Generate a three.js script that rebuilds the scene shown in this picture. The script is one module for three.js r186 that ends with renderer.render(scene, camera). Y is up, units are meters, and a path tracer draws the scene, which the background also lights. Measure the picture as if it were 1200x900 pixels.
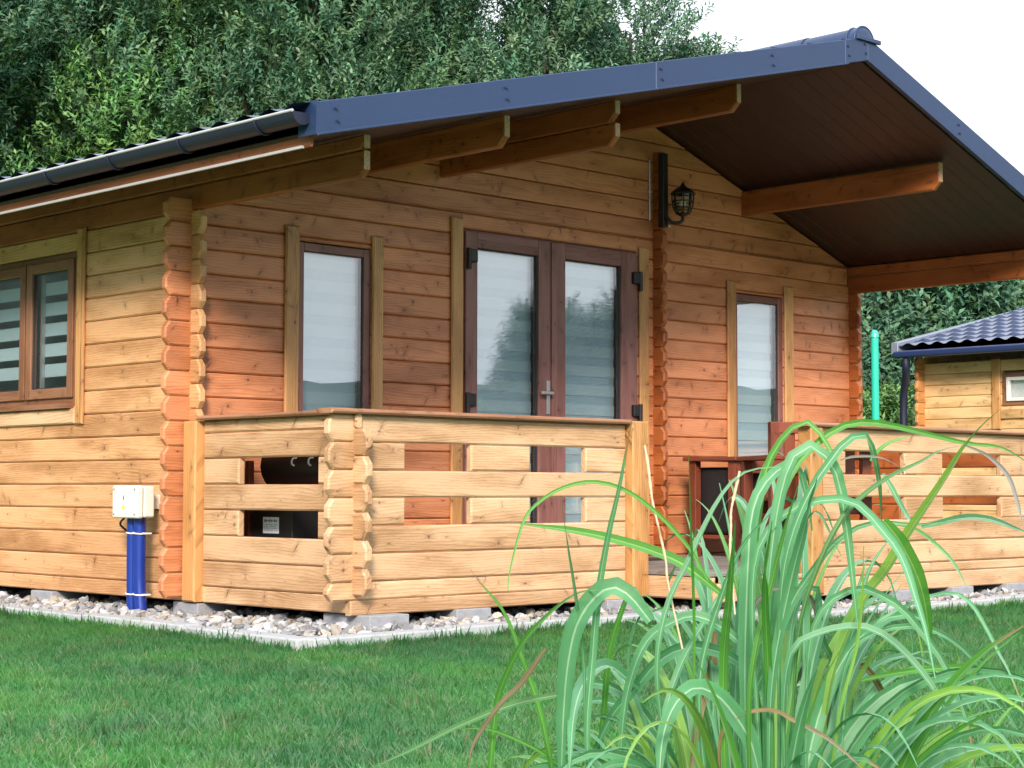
import * as THREE from 'three';
import { mergeGeometries } from 'three/addons/utils/BufferGeometryUtils.js';
import { RoundedBoxGeometry } from 'three/addons/geometries/RoundedBoxGeometry.js';

// ------------------------------------------------------------------ camera, sky, sun, exposure
const scene = new THREE.Scene();
const CAM = new THREE.Vector3(-5.514, 0.602, 6.806);
const YAW = 44.024 * Math.PI / 180, PIT = 3.328 * Math.PI / 180, ROL = 0.0893 * Math.PI / 180, FPX = 2117.73;
const FW = new THREE.Vector3(Math.sin(YAW) * Math.cos(PIT), Math.sin(PIT), -Math.cos(YAW) * Math.cos(PIT));
const R0 = new THREE.Vector3(Math.cos(YAW), 0, Math.sin(YAW));
const U0 = new THREE.Vector3().crossVectors(R0, FW);
const RT = R0.clone().multiplyScalar(Math.cos(ROL)).addScaledVector(U0, Math.sin(ROL));
const UP = U0.clone().multiplyScalar(Math.cos(ROL)).addScaledVector(R0, -Math.sin(ROL));
const camera = new THREE.PerspectiveCamera(23.993, 4 / 3, 0.05, 1500);
camera.position.copy(CAM); camera.up.copy(UP); camera.lookAt(CAM.clone().add(FW));
// a photo pixel (1200 x 900) at a known depth -> a point in the place
const at = (x, y, d) => CAM.clone().addScaledVector(FW, d).addScaledVector(RT, (x - 600) / FPX * d).addScaledVector(UP, (450 - y) / FPX * d);
const FH = new THREE.Vector3(Math.sin(YAW), 0, -Math.cos(YAW));
const ground = (lateral, depth, y) => new THREE.Vector3(CAM.x, y, CAM.z).addScaledVector(FH, depth).addScaledVector(R0, lateral);

const hash = (x, y, s = 0) => { let h = (x * 374761393 + y * 668265263 + s * 1442695041) | 0; h = Math.imul(h ^ (h >>> 13), 1274126177); h ^= h >>> 16; return (h >>> 0) / 4294967296; };
function vnoise(x, y, s = 0, px = 0, py = 0) {
  const xi = Math.floor(x), yi = Math.floor(y), fx = x - xi, fy = y - yi;
  const wx = (v) => px ? ((v % px) + px) % px : v, wy = (v) => py ? ((v % py) + py) % py : v;
  const u = fx * fx * (3 - 2 * fx), v = fy * fy * (3 - 2 * fy);
  const a = hash(wx(xi), wy(yi), s), b = hash(wx(xi + 1), wy(yi), s), c = hash(wx(xi), wy(yi + 1), s), d = hash(wx(xi + 1), wy(yi + 1), s);
  return (a + (b - a) * u) * (1 - v) + (c + (d - c) * u) * v;
}
let seed = 12345;
const rnd = () => { seed = (Math.imul(seed, 1664525) + 1013904223) | 0; return (seed >>> 0) / 4294967296; };
const rr = (a, b) => a + (b - a) * rnd();
const lin = (r, g, b) => new THREE.Color().setRGB(r, g, b);

{ // overcast evening sky: bright, nearly white, a little brighter overhead, soft cloud texture
  const W = 512, H = 256, d = new Float32Array(W * H * 4);
  for (let j = 0; j < H; j++) for (let i = 0; i < W; i++) {
    const el = ((j + 0.5) / H - 0.5) * Math.PI, k = (j * W + i) * 4;
    const s = Math.max(0, Math.sin(el));
    const n = vnoise(i / 32, j / 12, 5, 16) * 0.6 + vnoise(i / 16, j / 6, 6, 32) * 0.4;
    let L = (0.78 + 0.6 * s) * (0.88 + 0.24 * n) * 0.385;
    if (el < 0) L = 0.05;
    d[k] = L * 0.95; d[k + 1] = L * 0.985; d[k + 2] = L * 1.06; d[k + 3] = 1;
  }
  const t = new THREE.DataTexture(d, W, H, THREE.RGBAFormat, THREE.FloatType);
  t.mapping = THREE.EquirectangularReflectionMapping; t.magFilter = t.minFilter = THREE.LinearFilter; t.needsUpdate = true;
  scene.background = t; scene.environment = t;
}
const sun = new THREE.DirectionalLight(0xffeedd, 1.5);
sun.position.set(-13, 11.5, 13); sun.target.position.set(2, 0, -2); scene.add(sun, sun.target);
sun.castShadow = true; sun.shadow.radius = 26; sun.shadow.mapSize.set(2048, 2048);
Object.assign(sun.shadow.camera, { left: -16, right: 16, top: 16, bottom: -16, near: 1, far: 70 });
const renderer = new THREE.WebGLRenderer();
renderer.toneMapping = THREE.LinearToneMapping; renderer.toneMappingExposure = 3.75;
renderer.shadowMap.enabled = true;

// ------------------------------------------------------------------ helpers
const taken = {};
function numbered(n) { const k = taken[n] = (taken[n] ?? -1) + 1; return k ? `${n}_${String(k).padStart(3, '0')}` : n; }
function thing(name, label, category, pos = [0, 0, 0], turn = 0, group) {
  const g = new THREE.Group(); g.name = numbered(name); g.position.set(...pos); g.rotation.y = turn;
  g.userData = { label, category }; if (group) g.userData.group = group; scene.add(g); return g;
}
function mesh(name, geo, mat, parent, pos) {
  const m = new THREE.Mesh(geo, mat); m.name = name; m.castShadow = m.receiveShadow = true; if (pos) m.position.set(...pos); parent.add(m); return m;
}
function sub(name, parent) { const g = new THREE.Group(); g.name = name; parent.add(g); return g; }
function structure(name, geo, mat) { const m = mesh(numbered(name), geo, mat, scene); m.userData = { kind: 'structure' }; return m; }
const box = (x0, x1, y0, y1, z0, z1) => { const g = new THREE.BoxGeometry(x1 - x0, y1 - y0, z1 - z0); g.translate((x0 + x1) / 2, (y0 + y1) / 2, (z0 + z1) / 2); return g; };
const rbox = (x0, x1, y0, y1, z0, z1, r = 0.006) => { const g = new RoundedBoxGeometry(x1 - x0, y1 - y0, z1 - z0, 2, r); g.translate((x0 + x1) / 2, (y0 + y1) / 2, (z0 + z1) / 2); return g; };
const merge = (a) => mergeGeometries(a.map((g) => { const h = g.index ? g.toNonIndexed() : g; for (const k of Object.keys(h.attributes)) if (!['position', 'normal', 'uv'].includes(k)) h.deleteAttribute(k); return h; }));
const cyl = (r, h, x, y, z, n = 12, r2 = r) => { const g = new THREE.CylinderGeometry(r2, r, h, n); g.translate(x, y, z); return g; };
function tube(pts, r, seg = 24, n = 8) { return new THREE.TubeGeometry(new THREE.CatmullRomCurve3(pts.map((p) => p.isVector3 ? p : new THREE.Vector3(...p))), seg, r, n); }

// ------------------------------------------------------------------ materials
function dataTex(W, H, fn, srgb = true) {
  const d = new Uint8Array(W * H * 4), enc = (v) => { v = Math.min(1, Math.max(0, v)); return 255 * (srgb ? (v < 0.0031308 ? 12.92 * v : 1.055 * Math.pow(v, 1 / 2.4) - 0.055) : v); };
  const o = [0, 0, 0];
  for (let j = 0; j < H; j++) for (let i = 0; i < W; i++) { fn(i, j, o); const k = (j * W + i) * 4; d[k] = enc(o[0]); d[k + 1] = enc(o[1]); d[k + 2] = enc(o[2]); d[k + 3] = 255; }
  const t = new THREE.DataTexture(d, W, H); t.wrapS = t.wrapT = THREE.RepeatWrapping; t.magFilter = THREE.LinearFilter; t.minFilter = THREE.LinearMipmapLinearFilter; t.generateMipmaps = true;
  if (srgb) t.colorSpace = THREE.SRGBColorSpace; t.needsUpdate = true; return t;
}
// spruce boards: 4.05 m x 1.08 m, eight strips of one log height; growth lines, streaks and knots
const WU = 4.05, WV = 1.08;
function woodTexture(s, knots) {
  const W = 2048, H = 1024, dark = new Float32Array(W * H), warp = new Float32Array(W * H);
  let q = s * 977 + 3; const rn = () => hash(q++, 7, s);
  for (let st = 0; st < 8; st++) for (let k = 0; k < knots; k++) {
    const cx = rn() * W, cy = (st + 0.15 + 0.7 * rn()) * H / 8, type = rn();
    let ru, rv, sh;
    if (type < 0.45) { ru = 4 + 4 * rn(); rv = 5 + 9 * rn(); sh = 0; } else if (type < 0.8) { ru = 2 + 2.5 * rn(); rv = 12 + 22 * rn(); sh = (rn() - 0.5) * 0.9; } else { ru = 1.5 + 1.5 * rn(); rv = 2 + 2.5 * rn(); sh = 0; }
    const str = 0.55 + 0.45 * rn(), halo = 0.22 + 0.2 * rn(), R = Math.ceil(Math.max(ru, rv) * 3.2);
    for (let dy = -R; dy <= R; dy++) for (let dx = -R * 2; dx <= R * 2; dx++) {
      const x = ((Math.round(cx) + dx) % W + W) % W, y = ((Math.round(cy) + dy) % H + H) % H;
      const ax = (dx + sh * dy) / ru, ay = dy / rv, e = ax * ax + ay * ay;
      const v = str * Math.max(Math.exp(-e * 1.1), halo * Math.exp(-(ax * ax / 14 + ay * ay / 4)));
      const i = y * W + x; if (v > dark[i]) dark[i] = v;
      warp[i] += 0.9 * Math.sign(dy) * Math.exp(-((dx / (ru * 3)) ** 2 + (dy / (rv * 1.6)) ** 2));
    }
  }
  return dataTex(W, H, (i, j, o) => {
    const st = Math.floor(j * 8 / H), v = j * 8 / H - st, u = i / W, k = dark[j * W + i];
    const sw = vnoise(u * 6, v * 1.5 + st * 7, s + 1, 6) * 1.6 + vnoise(u * 18, v * 3 + st * 9, s + 2, 18) * 0.5;
    const ph = v * 9 + sw * 2.2 + warp[j * W + i];
    const ring = Math.pow(ph - Math.floor(ph), 3);
    const fib = vnoise(u * 90, j * 0.55, s + 3, 90), fib2 = vnoise(u * 300, j * 0.9, s + 4, 300);
    const big = vnoise(u * 9, v * 1.2 + st * 5, s + 5, 9), blot = vnoise(u * 30, v * 4 + st * 11, s + 6, 30);
    let t = 1 - 0.16 * ring - 0.12 * (fib - 0.5) - 0.07 * (fib2 - 0.5) - 0.26 * (big - 0.5) - 0.14 * (blot - 0.5);
    t = 0.92 * (1 + (t - 1) * 1.7);
    o[0] = t * (1 - 0.82 * k); o[1] = Math.pow(t, 1.3) * (1 - 0.92 * k); o[2] = Math.pow(t, 1.7) * (1 - 0.95 * k);
  });
}
const woodA = woodTexture(1, 15), woodB = woodTexture(2, 24);
const woodBump = dataTex(1024, 512, (i, j, o) => { const v = 0.5 + 0.35 * (vnoise(i / 24, j * 0.8, 31, 0) - 0.5) + 0.3 * (vnoise(i / 7, j * 1.1, 32) - 0.5); o[0] = o[1] = o[2] = v; }, false);
function woodSet(map, r, g, b, spread, n = 5, rough = 0.5) {
  return Array.from({ length: n }, (_, i) => {
    const k = 1 + spread * ((i + 0.5) / n * 2 - 1), h = 1 + 0.06 * (hash(i, 3, 9) - 0.5);
    return new THREE.MeshPhysicalMaterial({ map, bumpMap: woodBump, bumpScale: 0.0008, color: lin(r * k, g * k * h, b * k * h * h), roughness: rough, clearcoat: 0.12, clearcoatRoughness: 0.35 });
  });
}
const MW = {
  facade: woodSet(woodB, 0.63, 0.255, 0.12, 0.16),
  side: woodSet(woodA, 0.70, 0.40, 0.20, 0.14),
  rail: woodSet(woodA, 0.66, 0.44, 0.265, 0.12),
  ends: woodSet(woodA, 0.62, 0.31, 0.115, 0.14),
  trim: woodSet(woodA, 0.60, 0.325, 0.125, 0.06),
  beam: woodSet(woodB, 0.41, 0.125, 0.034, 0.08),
  soffit: woodSet(woodB, 0.035, 0.009, 0.005, 0.12),  // near-black: the deep shade under the eaves is put into this wood colour
  deck: woodSet(woodA, 0.27, 0.255, 0.245, 0.15, 5, 0.8),
  cap: woodSet(woodB, 0.40, 0.21, 0.125, 0.1),
  far: woodSet(woodA, 0.78, 0.53, 0.27, 0.1),
  red: woodSet(woodB, 0.22, 0.055, 0.028, 0.1, 3, 0.4),
};
const endGrain = new THREE.MeshStandardMaterial({ map: woodA, color: lin(0.60, 0.42, 0.30), roughness: 0.8 });
const pick = (a) => a[Math.floor(rnd() * a.length)];
const std = (r, g, b, rough = 0.6, metal = 0, extra = {}) => new THREE.MeshStandardMaterial({ color: lin(r, g, b), roughness: rough, metalness: metal, ...extra });
const speck = (amp, s, base = 1) => dataTex(512, 512, (i, j, o) => { const v = base * (1 - amp * (0.5 * vnoise(i / 3, j / 3, s) + 0.3 * vnoise(i / 14, j / 14, s + 1) + 0.4 * vnoise(i / 60, j / 60, s + 2))); o[0] = o[1] = o[2] = v; });
const brushed = dataTex(512, 512, (i, j, o) => { const v = 0.86 + 0.1 * vnoise(i / 90, j / 90, 71) + 0.06 * vnoise(i / 5, j / 5, 72); o[0] = o[1] = o[2] = v; });
const M = {
  blueMetal: new THREE.MeshPhysicalMaterial({ map: brushed, color: lin(0.021, 0.048, 0.128), roughness: 0.42, metalness: 0.15 }),
  tile: new THREE.MeshPhysicalMaterial({ color: lin(0.03, 0.05, 0.125), roughness: 0.28, metalness: 0.1, clearcoat: 0.4 }),
  gutter: std(0.010, 0.014, 0.04, 0.5),
  vergeGrey: std(0.22, 0.26, 0.34, 0.4, 0.2),
  rim: std(0.55, 0.57, 0.6, 0.3, 0.3),
  black: std(0.012, 0.012, 0.014, 0.45),
  blackMetal: std(0.02, 0.02, 0.022, 0.4, 0.4),
  screw: std(0.02, 0.03, 0.08, 0.5),
  foil: new THREE.MeshStandardMaterial({ map: woodB, color: lin(0.27, 0.125, 0.115), roughness: 0.45 }),
  foilTan: new THREE.MeshStandardMaterial({ map: woodA, color: lin(0.29, 0.14, 0.08), roughness: 0.45 }),
  glass: new THREE.MeshPhysicalMaterial({ color: lin(0.96, 0.985, 0.99), transmission: 1, thickness: 0, roughness: 0.0, ior: 2.3 }),
  sheer: std(0.56, 0.71, 0.80, 0.9),
  blind: std(0.70, 0.83, 0.89, 0.85),
  concrete: new THREE.MeshStandardMaterial({ map: speck(0.35, 11), color: lin(0.38, 0.41, 0.46), roughness: 0.9 }),
  kerb: new THREE.MeshStandardMaterial({ map: speck(0.3, 14), color: lin(0.48, 0.51, 0.55), roughness: 0.9 }),
  plastic: std(0.72, 0.74, 0.68, 0.45),
  pipe: new THREE.MeshPhysicalMaterial({ color: lin(0.007, 0.035, 0.28), roughness: 0.35, clearcoat: 0.3 }),
  zip: std(0.8, 0.82, 0.82, 0.5),
  steel: std(0.5, 0.5, 0.5, 0.3, 0.8),
  dirt: std(0.05, 0.045, 0.04, 0.95),
  room: std(0.25, 0.2, 0.15, 0.9),
  mint: new THREE.MeshPhysicalMaterial({ color: lin(0.02, 0.52, 0.38), roughness: 0.4, clearcoat: 0.3 }),
  whiteTrim: std(0.72, 0.72, 0.72, 0.4),
};

// ------------------------------------------------------------------ timber pieces
// convex outline [[a, b] ...] (anticlockwise) extruded to thickness t with small chamfers on both faces
function plankGeo(poly, t, c, u0, strip) {
  const n = poly.length, P = [], N = [], UV = [];
  let b0 = Infinity; for (const p of poly) b0 = Math.min(b0, p[1]);
  const uv = (a, b, z, side) => [(a + u0) / WU, ((b - b0) * (side ? 0.9 : 1) + (side ? z + t : 0) + strip * 0.135 + 0.003) / WV];
  const inset = poly.map((p, i) => {
    const q = poly[(i + 1) % n], o = poly[(i + n - 1) % n];
    let e1 = [p[0] - o[0], p[1] - o[1]], e2 = [q[0] - p[0], q[1] - p[1]];
    const l1 = Math.hypot(...e1), l2 = Math.hypot(...e2); e1 = [e1[0] / l1, e1[1] / l1]; e2 = [e2[0] / l2, e2[1] / l2];
    const n1 = [-e1[1], e1[0]], n2 = [-e2[1], e2[0]], k = c / Math.max(0.35, 1 + n1[0] * n2[0] + n1[1] * n2[1]);
    return [p[0] + (n1[0] + n2[0]) * k, p[1] + (n1[1] + n2[1]) * k];
  });
  const tri = (A, B, C, side) => {
    const ab = [B[0] - A[0], B[1] - A[1], B[2] - A[2]], ac = [C[0] - A[0], C[1] - A[1], C[2] - A[2]];
    let m = [ab[1] * ac[2] - ab[2] * ac[1], ab[2] * ac[0] - ab[0] * ac[2], ab[0] * ac[1] - ab[1] * ac[0]]; const l = Math.hypot(...m) || 1; m = m.map((v) => v / l);
    for (const v of [A, B, C]) { P.push(...v); N.push(...m); UV.push(...uv(v[0], v[1], v[2], side)); }
  };
  const ring = (pl, z) => pl.map((p) => [p[0], p[1], z]);
  const h = t / 2, F = ring(inset, h), S = ring(poly, h - c), T = ring(poly, -h + c), B = ring(inset, -h);
  for (let i = 1; i < n - 1; i++) { tri(F[0], F[i], F[i + 1]); tri(B[0], B[i + 1], B[i]); }
  for (let i = 0; i < n; i++) { const j = (i + 1) % n; for (const [X, Y, s] of [[F, S, 0], [S, T, 1], [T, B, 0]]) { tri(Y[i], Y[j], X[j], s); tri(Y[i], X[j], X[i], s); } }
  const g = new THREE.BufferGeometry();
  g.setAttribute('position', new THREE.Float32BufferAttribute(P, 3)); g.setAttribute('normal', new THREE.Float32BufferAttribute(N, 3)); g.setAttribute('uv', new THREE.Float32BufferAttribute(UV, 2));
  return g;
}
// axis 'x': a is world x, outer face at z = face (facing +z); axis 'z': a is world z, outer face at x = face (facing -x)
function timber(name, parent, axis, poly, face, mats, o = {}) {
  const t = o.t ?? 0.045, c = o.c ?? 0.0085, inward = o.inward ?? -1;
  let ca = 0, cb = 0; for (const p of poly) { ca += p[0] / poly.length; cb += p[1] / poly.length; }
  const g = plankGeo(poly.map((p) => [p[0] - ca, p[1] - cb]), t, c, rnd() * WU, Math.floor(rnd() * 8));
  if (o.vertical) { const u = g.attributes.uv; for (let i = 0; i < u.count; i++) { const a = u.getX(i) * WU, b = u.getY(i) * WV; u.setXY(i, b / WU, a / WV); } }
  const m = mesh(name, g, Array.isArray(mats) ? pick(mats) : mats, parent);
  if (axis === 'x') m.position.set(ca, cb, face - t / 2); else { m.rotation.y = -Math.PI / 2; m.position.set(face + t / 2, cb, ca); }
  m.position.add(new THREE.Vector3(axis === 'x' ? 0 : rr(-1, 1) * (o.jit ?? 0.0012), 0, axis === 'x' ? rr(-1, 1) * (o.jit ?? 0.0012) : 0));
  return m;
}
const rect = (a0, a1, b0, b1) => [[a0, b0], [a1, b0], [a1, b1], [a0, b1]];
// log outline with the free ends cut off at the corners
function logPoly(a0, a1, b0, b1, cut0, cut1) {
  const cx = 0.03, cy = Math.min(0.038, (b1 - b0) * 0.4), p = [];
  if (cut0) p.push([a0, b0 + cy], [a0 + cx, b0]); else p.push([a0, b0]);
  if (cut1) p.push([a1 - cx, b0], [a1, b0 + cy], [a1, b1 - cy], [a1 - cx, b1]); else p.push([a1, b0], [a1, b1]);
  if (cut0) p.push([a0 + cx, b1], [a0, b1 - cy]); else p.push([a0, b1]);
  return p;
}
function clip(poly, f) { // keep where f(a, b) <= 0
  const out = [];
  for (let i = 0; i < poly.length; i++) {
    const p = poly[i], q = poly[(i + 1) % poly.length], fp = f(...p), fq = f(...q);
    if (fp <= 0) out.push(p);
    if ((fp < 0 && fq > 0) || (fp > 0 && fq < 0)) { const t = fp / (fp - fq); out.push([p[0] + (q[0] - p[0]) * t, p[1] + (q[1] - p[1]) * t]); }
  }
  return out;
}
const area = (p) => Math.abs(p.reduce((s, v, i) => { const w = p[(i + 1) % p.length]; return s + v[0] * w[1] - v[1] * w[0]; }, 0)) / 2;
const PITCH = 0.135, SP = 0.0855, FP = 0.153, G = 0.0018;
// one course of a wall between a0 and a1, cut round the openings [a0, a1, b0, b1]
function course(parent, axis, a0, a1, b0, b1, face, mats, opens, cut0, cut1, clips = []) {
  const put = (x0, x1, y0, y1, c0, c1) => {
    if (x1 - x0 < 0.02 || y1 - y0 < 0.012) return;
    let p = logPoly(x0, x1, y0 + G, y1 - G, c0, c1); for (const f of clips) p = clip(p, f);
    if (p.length > 2 && area(p) > 0.0015) timber('log', parent, axis, p, face, mats);
  };
  let x = a0, first = cut0;
  for (const [oa, ob, pa, pb] of opens.slice().sort((m, n) => m[0] - n[0])) {
    if (pb <= b0 + 0.01 || pa >= b1 - 0.01) continue;
    put(x, oa, b0, b1, first, false); first = false;
    if (pb < b1 - 0.01) put(oa, ob, pb, b1, false, false);
    if (pa > b0 + 0.01) put(oa, ob, b0, pa, false, false);
    x = ob;
  }
  put(x, a1, b0, b1, first, cut1);
}

// ------------------------------------------------------------------ the log cabin
const WZ = -1.40, XR = 6.08, ZB = -7.4, ZF = 0.53;            // front wall, right wall, back wall, front of the deeper terrace
const RX = 3.542, RY = 3.195, ZR = 0.5, SL = 0.2457, SR = 0.3487; // ridge, verge plane, slopes
const roofL = (x) => RY - SL * (RX - x), roofR = (x) => RY - SR * (x - RX);
const cabin = thing('log_cabin', 'honey coloured log cabin with blue metal gable roof and open log terrace', 'cabin');

const winS = [-3.86, -2.56, 1.09, 2.0];           // side window opening (z, y)
const winL = [0.716, 1.262, 0.36, 2.015], winR = [4.63, 5.215, 0.36, 2.02], door = [1.985, 3.60, 0.16, 2.215];
{
  const wall = sub('wall', cabin);
  timber('sill_beam', wall, 'z', rect(ZB, -1.245, 0, SP - G), 0.0005, MW.side, { c: 0.006 });
  for (let k = 0; SP + k * PITCH < 2.3; k++) {
    const b0 = SP + k * PITCH, b1 = b0 + PITCH;
    if (k < 15) course(wall, 'z', ZB - 0.1, WZ + 0.09, b0, b1, 0, MW.side, [winS], true, true);
  }
  for (let k = 15; k < 17; k++) { // wall plate: runs forward under the roof over the terrace
    let p = [[ZB - 0.1, SP + k * PITCH + G], [0.03, SP + k * PITCH + G], [0.062, SP + k * PITCH + 0.035], [0.062, Math.min(SP + (k + 1) * PITCH, 2.322) - G], [ZB - 0.1, Math.min(SP + (k + 1) * PITCH, 2.322) - G]];
    timber('wall_plate', wall, 'z', p, 0, MW.beam);
  }
}
{
  const wall = sub('wall', cabin);
  for (let k = -1; k < 24; k++) {
    const b0 = Math.max(0.02, FP + k * PITCH), b1 = FP + (k + 1) * PITCH;
    if (b0 > 3.2) break;
    const low = b1 < 2.2;
    course(wall, 'x', low ? -0.16 : 0.05, low ? XR + 0.14 : XR - 0.05, b0, b1, WZ, MW.facade, [winL, winR, door], low, low,
      low ? [] : [(x, y) => y - (roofL(x) - 0.004), (x, y) => y - (roofR(x) - 0.004)]);
  }
}
{ // right and back walls
  const wall = sub('wall', cabin), back = sub('wall', cabin);
  for (let k = 0; k < 15; k++) {
    const b0 = SP + k * PITCH, b1 = b0 + PITCH;
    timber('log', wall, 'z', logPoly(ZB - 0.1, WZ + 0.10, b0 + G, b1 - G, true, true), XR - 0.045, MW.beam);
    timber('log', back, 'x', logPoly(-0.14, XR + 0.14, b0 + 0.068, b1 + 0.066, true, true), ZB, MW.side);
  }
  for (let k = 15; k < 17; k++) timber('wall_plate', wall, 'z', rect(ZB - 0.1, 0.42, SP + k * PITCH + G, Math.min(SP + (k + 1) * PITCH, 2.322) - G), XR - 0.045, MW.beam);
  for (let k = 0; k < 8; k++) { const p = clip(clip(rect(0.05, XR - 0.05, FP + (15 + k) * PITCH + G, FP + (16 + k) * PITCH - G), (x, y) => y - roofL(x) + 0.004), (x, y) => y - roofR(x) + 0.004); if (p.length > 2 && area(p) > 0.002) timber('log', back, 'x', p, ZB, MW.side); }
  mesh('inner_floor', box(0.046, XR - 0.05, 0.08, 0.13, ZB, WZ - 0.05), M.room, cabin);
}
{ // the partition wall whose log ends come through the facade
  const w = sub('partition_wall', cabin);
  for (let k = 0; k < 21; k++) {
    const b0 = SP + k * PITCH, b1 = Math.min(b0 + PITCH, roofR(3.82) - 0.005); if (b1 - b0 < 0.04) continue;
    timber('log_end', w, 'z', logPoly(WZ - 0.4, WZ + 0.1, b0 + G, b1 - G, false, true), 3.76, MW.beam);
  }
}
// purlins under the roof
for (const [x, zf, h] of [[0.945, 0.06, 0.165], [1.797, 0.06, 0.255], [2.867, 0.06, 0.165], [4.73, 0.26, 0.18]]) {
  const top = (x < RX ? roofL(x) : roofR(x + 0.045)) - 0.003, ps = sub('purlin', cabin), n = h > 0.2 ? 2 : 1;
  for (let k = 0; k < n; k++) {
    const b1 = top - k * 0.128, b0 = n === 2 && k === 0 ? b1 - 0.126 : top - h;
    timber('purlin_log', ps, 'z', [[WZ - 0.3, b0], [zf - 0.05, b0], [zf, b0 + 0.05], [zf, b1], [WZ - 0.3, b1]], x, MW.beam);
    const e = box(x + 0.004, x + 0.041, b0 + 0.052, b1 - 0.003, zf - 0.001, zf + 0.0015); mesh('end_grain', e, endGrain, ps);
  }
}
mesh('end_grain', box(0.004, 0.041, 2.15, 2.24, 0.061, 0.0635), endGrain, cabin);
mesh('end_grain', box(0.004, 0.041, 2.255, 2.318, 0.061, 0.0635), endGrain, cabin);

// ------------------------------------------------------------------ roof
{
  const roof = sub('roof', cabin), EL = -0.62, ER = 6.22;
  const slopeL = Math.atan(SL), slopeR = Math.atan(SR);
  const bw = 0.12, lenL = (RX - EL) / Math.cos(slopeL), lenR = (ER - RX) / Math.cos(slopeR);
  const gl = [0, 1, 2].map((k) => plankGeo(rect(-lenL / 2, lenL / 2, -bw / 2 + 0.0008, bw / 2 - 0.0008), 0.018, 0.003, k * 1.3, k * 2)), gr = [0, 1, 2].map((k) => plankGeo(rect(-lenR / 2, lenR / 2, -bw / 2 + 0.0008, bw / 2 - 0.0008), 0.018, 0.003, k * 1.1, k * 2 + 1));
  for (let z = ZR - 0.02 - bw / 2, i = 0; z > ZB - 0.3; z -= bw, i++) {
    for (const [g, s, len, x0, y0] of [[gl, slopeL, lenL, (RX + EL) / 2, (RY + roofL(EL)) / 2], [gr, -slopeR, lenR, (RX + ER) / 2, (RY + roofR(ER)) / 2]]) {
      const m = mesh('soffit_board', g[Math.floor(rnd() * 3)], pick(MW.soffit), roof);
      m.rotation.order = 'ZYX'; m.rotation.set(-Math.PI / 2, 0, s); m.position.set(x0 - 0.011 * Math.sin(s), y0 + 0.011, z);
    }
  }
  // pressed metal tile sheet: waves along the eave, a step at every course
  const sheet = (len, s, sign) => {
    const zs = [], us = [], P = [], I = [];
    const z0 = ZR - 0.01, z1 = ZB - 0.35; for (let z = z0; z > z1; z -= 0.0235) zs.push(z);
    for (let u = 0; u < len; u += 0.35) for (const v of [0.001, 0.05, 0.2, 0.349]) if (u + v < len) us.push(u + v); us.push(len);
    for (const u of us) { const f = (u % 0.35) / 0.35; for (const z of zs) {
      const ph = (z0 - z) / 0.188 * 2 * Math.PI, w = 0.5 + 0.5 * Math.cos(ph), h = 0.107 + 0.024 * Math.pow(w, 0.8) + 0.02 * (1 - f) - 0.02;
      const x = sign < 0 ? EL - 0.1 + u * Math.cos(s) - h * Math.sin(s) : ER + 0.1 - u * Math.cos(s) + h * Math.sin(s);
      const y = (sign < 0 ? roofL(EL - 0.1) : roofR(ER + 0.1)) + u * Math.sin(s) + h * Math.cos(s) + 0.018;
      P.push(x, y, z); } }
    const n = zs.length; for (let i = 0; i < us.length - 1; i++) for (let j = 0; j < n - 1; j++) { const a = i * n + j; I.push(a, a + n, a + 1, a + 1, a + n, a + n + 1); }
    const g = new THREE.BufferGeometry(); g.setAttribute('position', new THREE.Float32BufferAttribute(P, 3)); g.setIndex(I); g.computeVertexNormals(); return g;
  };
  mesh('metal_tile_sheet', sheet(lenL + 0.1, slopeL, -1), M.tile, roof); mesh('metal_tile_sheet', sheet(lenR + 0.1, slopeR, 1), M.tile, roof);
  // verge boards of folded blue sheet, lapped at the joints
  const verge = (xa, xb, f, lap) => {
    const H = 0.145, p = [[xa, f(xa)], [xb, f(xb)], [xb, f(xb) + H], [xa, f(xa) + H]];
    timber('verge_trim', roof, 'x', p, ZR + 0.028 + lap, M.blueMetal, { t: 0.03, c: 0.003, jit: 0 });
    const q = [[xa, f(xa) - 0.007], [xb, f(xb) - 0.007], [xb, f(xb) + 0.004], [xa, f(xa) + 0.004]]; // folded drip lip
    timber('drip_lip', roof, 'x', q, ZR + 0.036 + lap, M.blueMetal, { t: 0.012, c: 0.002, jit: 0 });
  };
  const x1 = 1.63, x2 = 3.33, fL = roofL, fR = roofR;
  verge(-0.645, x1 + 0.01, fL, 0); verge(x1 - 0.02, x2 + 0.01, fL, 0.0025);
  timber('verge_trim', roof, 'x', [[x2 - 0.02, fL(x2 - 0.02)], [RX, RY], [RX, RY + 0.145], [x2 - 0.02, fL(x2 - 0.02) + 0.145]], ZR + 0.033, M.blueMetal, { t: 0.03, c: 0.003, jit: 0 });
  verge(RX + 0.0005, 5.6, fR, 0.004); verge(5.58, 6.3, fR, 0.0015);
  mesh('verge_trim', box(-0.652, -0.64, fL(-0.64) - 0.002, fL(-0.64) + 0.15, ZR - 0.10, ZR + 0.03), M.blueMetal, roof);
  const sg = new THREE.CylinderGeometry(0.0075, 0.0085, 0.006, 6); sg.rotateX(Math.PI / 2);
  for (const [x, f] of [[-0.53, fL], [0.52, fL], [x1 + 0.03, fL], [2.62, fL], [x2 + 0.02, fL], [RX - 0.02, fL], [4.55, fR], [5.55, fR]]) for (const h of [0.045, 0.1]) mesh('screw', sg, M.screw, roof, [x + (h > 0.05 ? -0.012 : 0), f(x) + h, ZR + 0.0375]);
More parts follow.
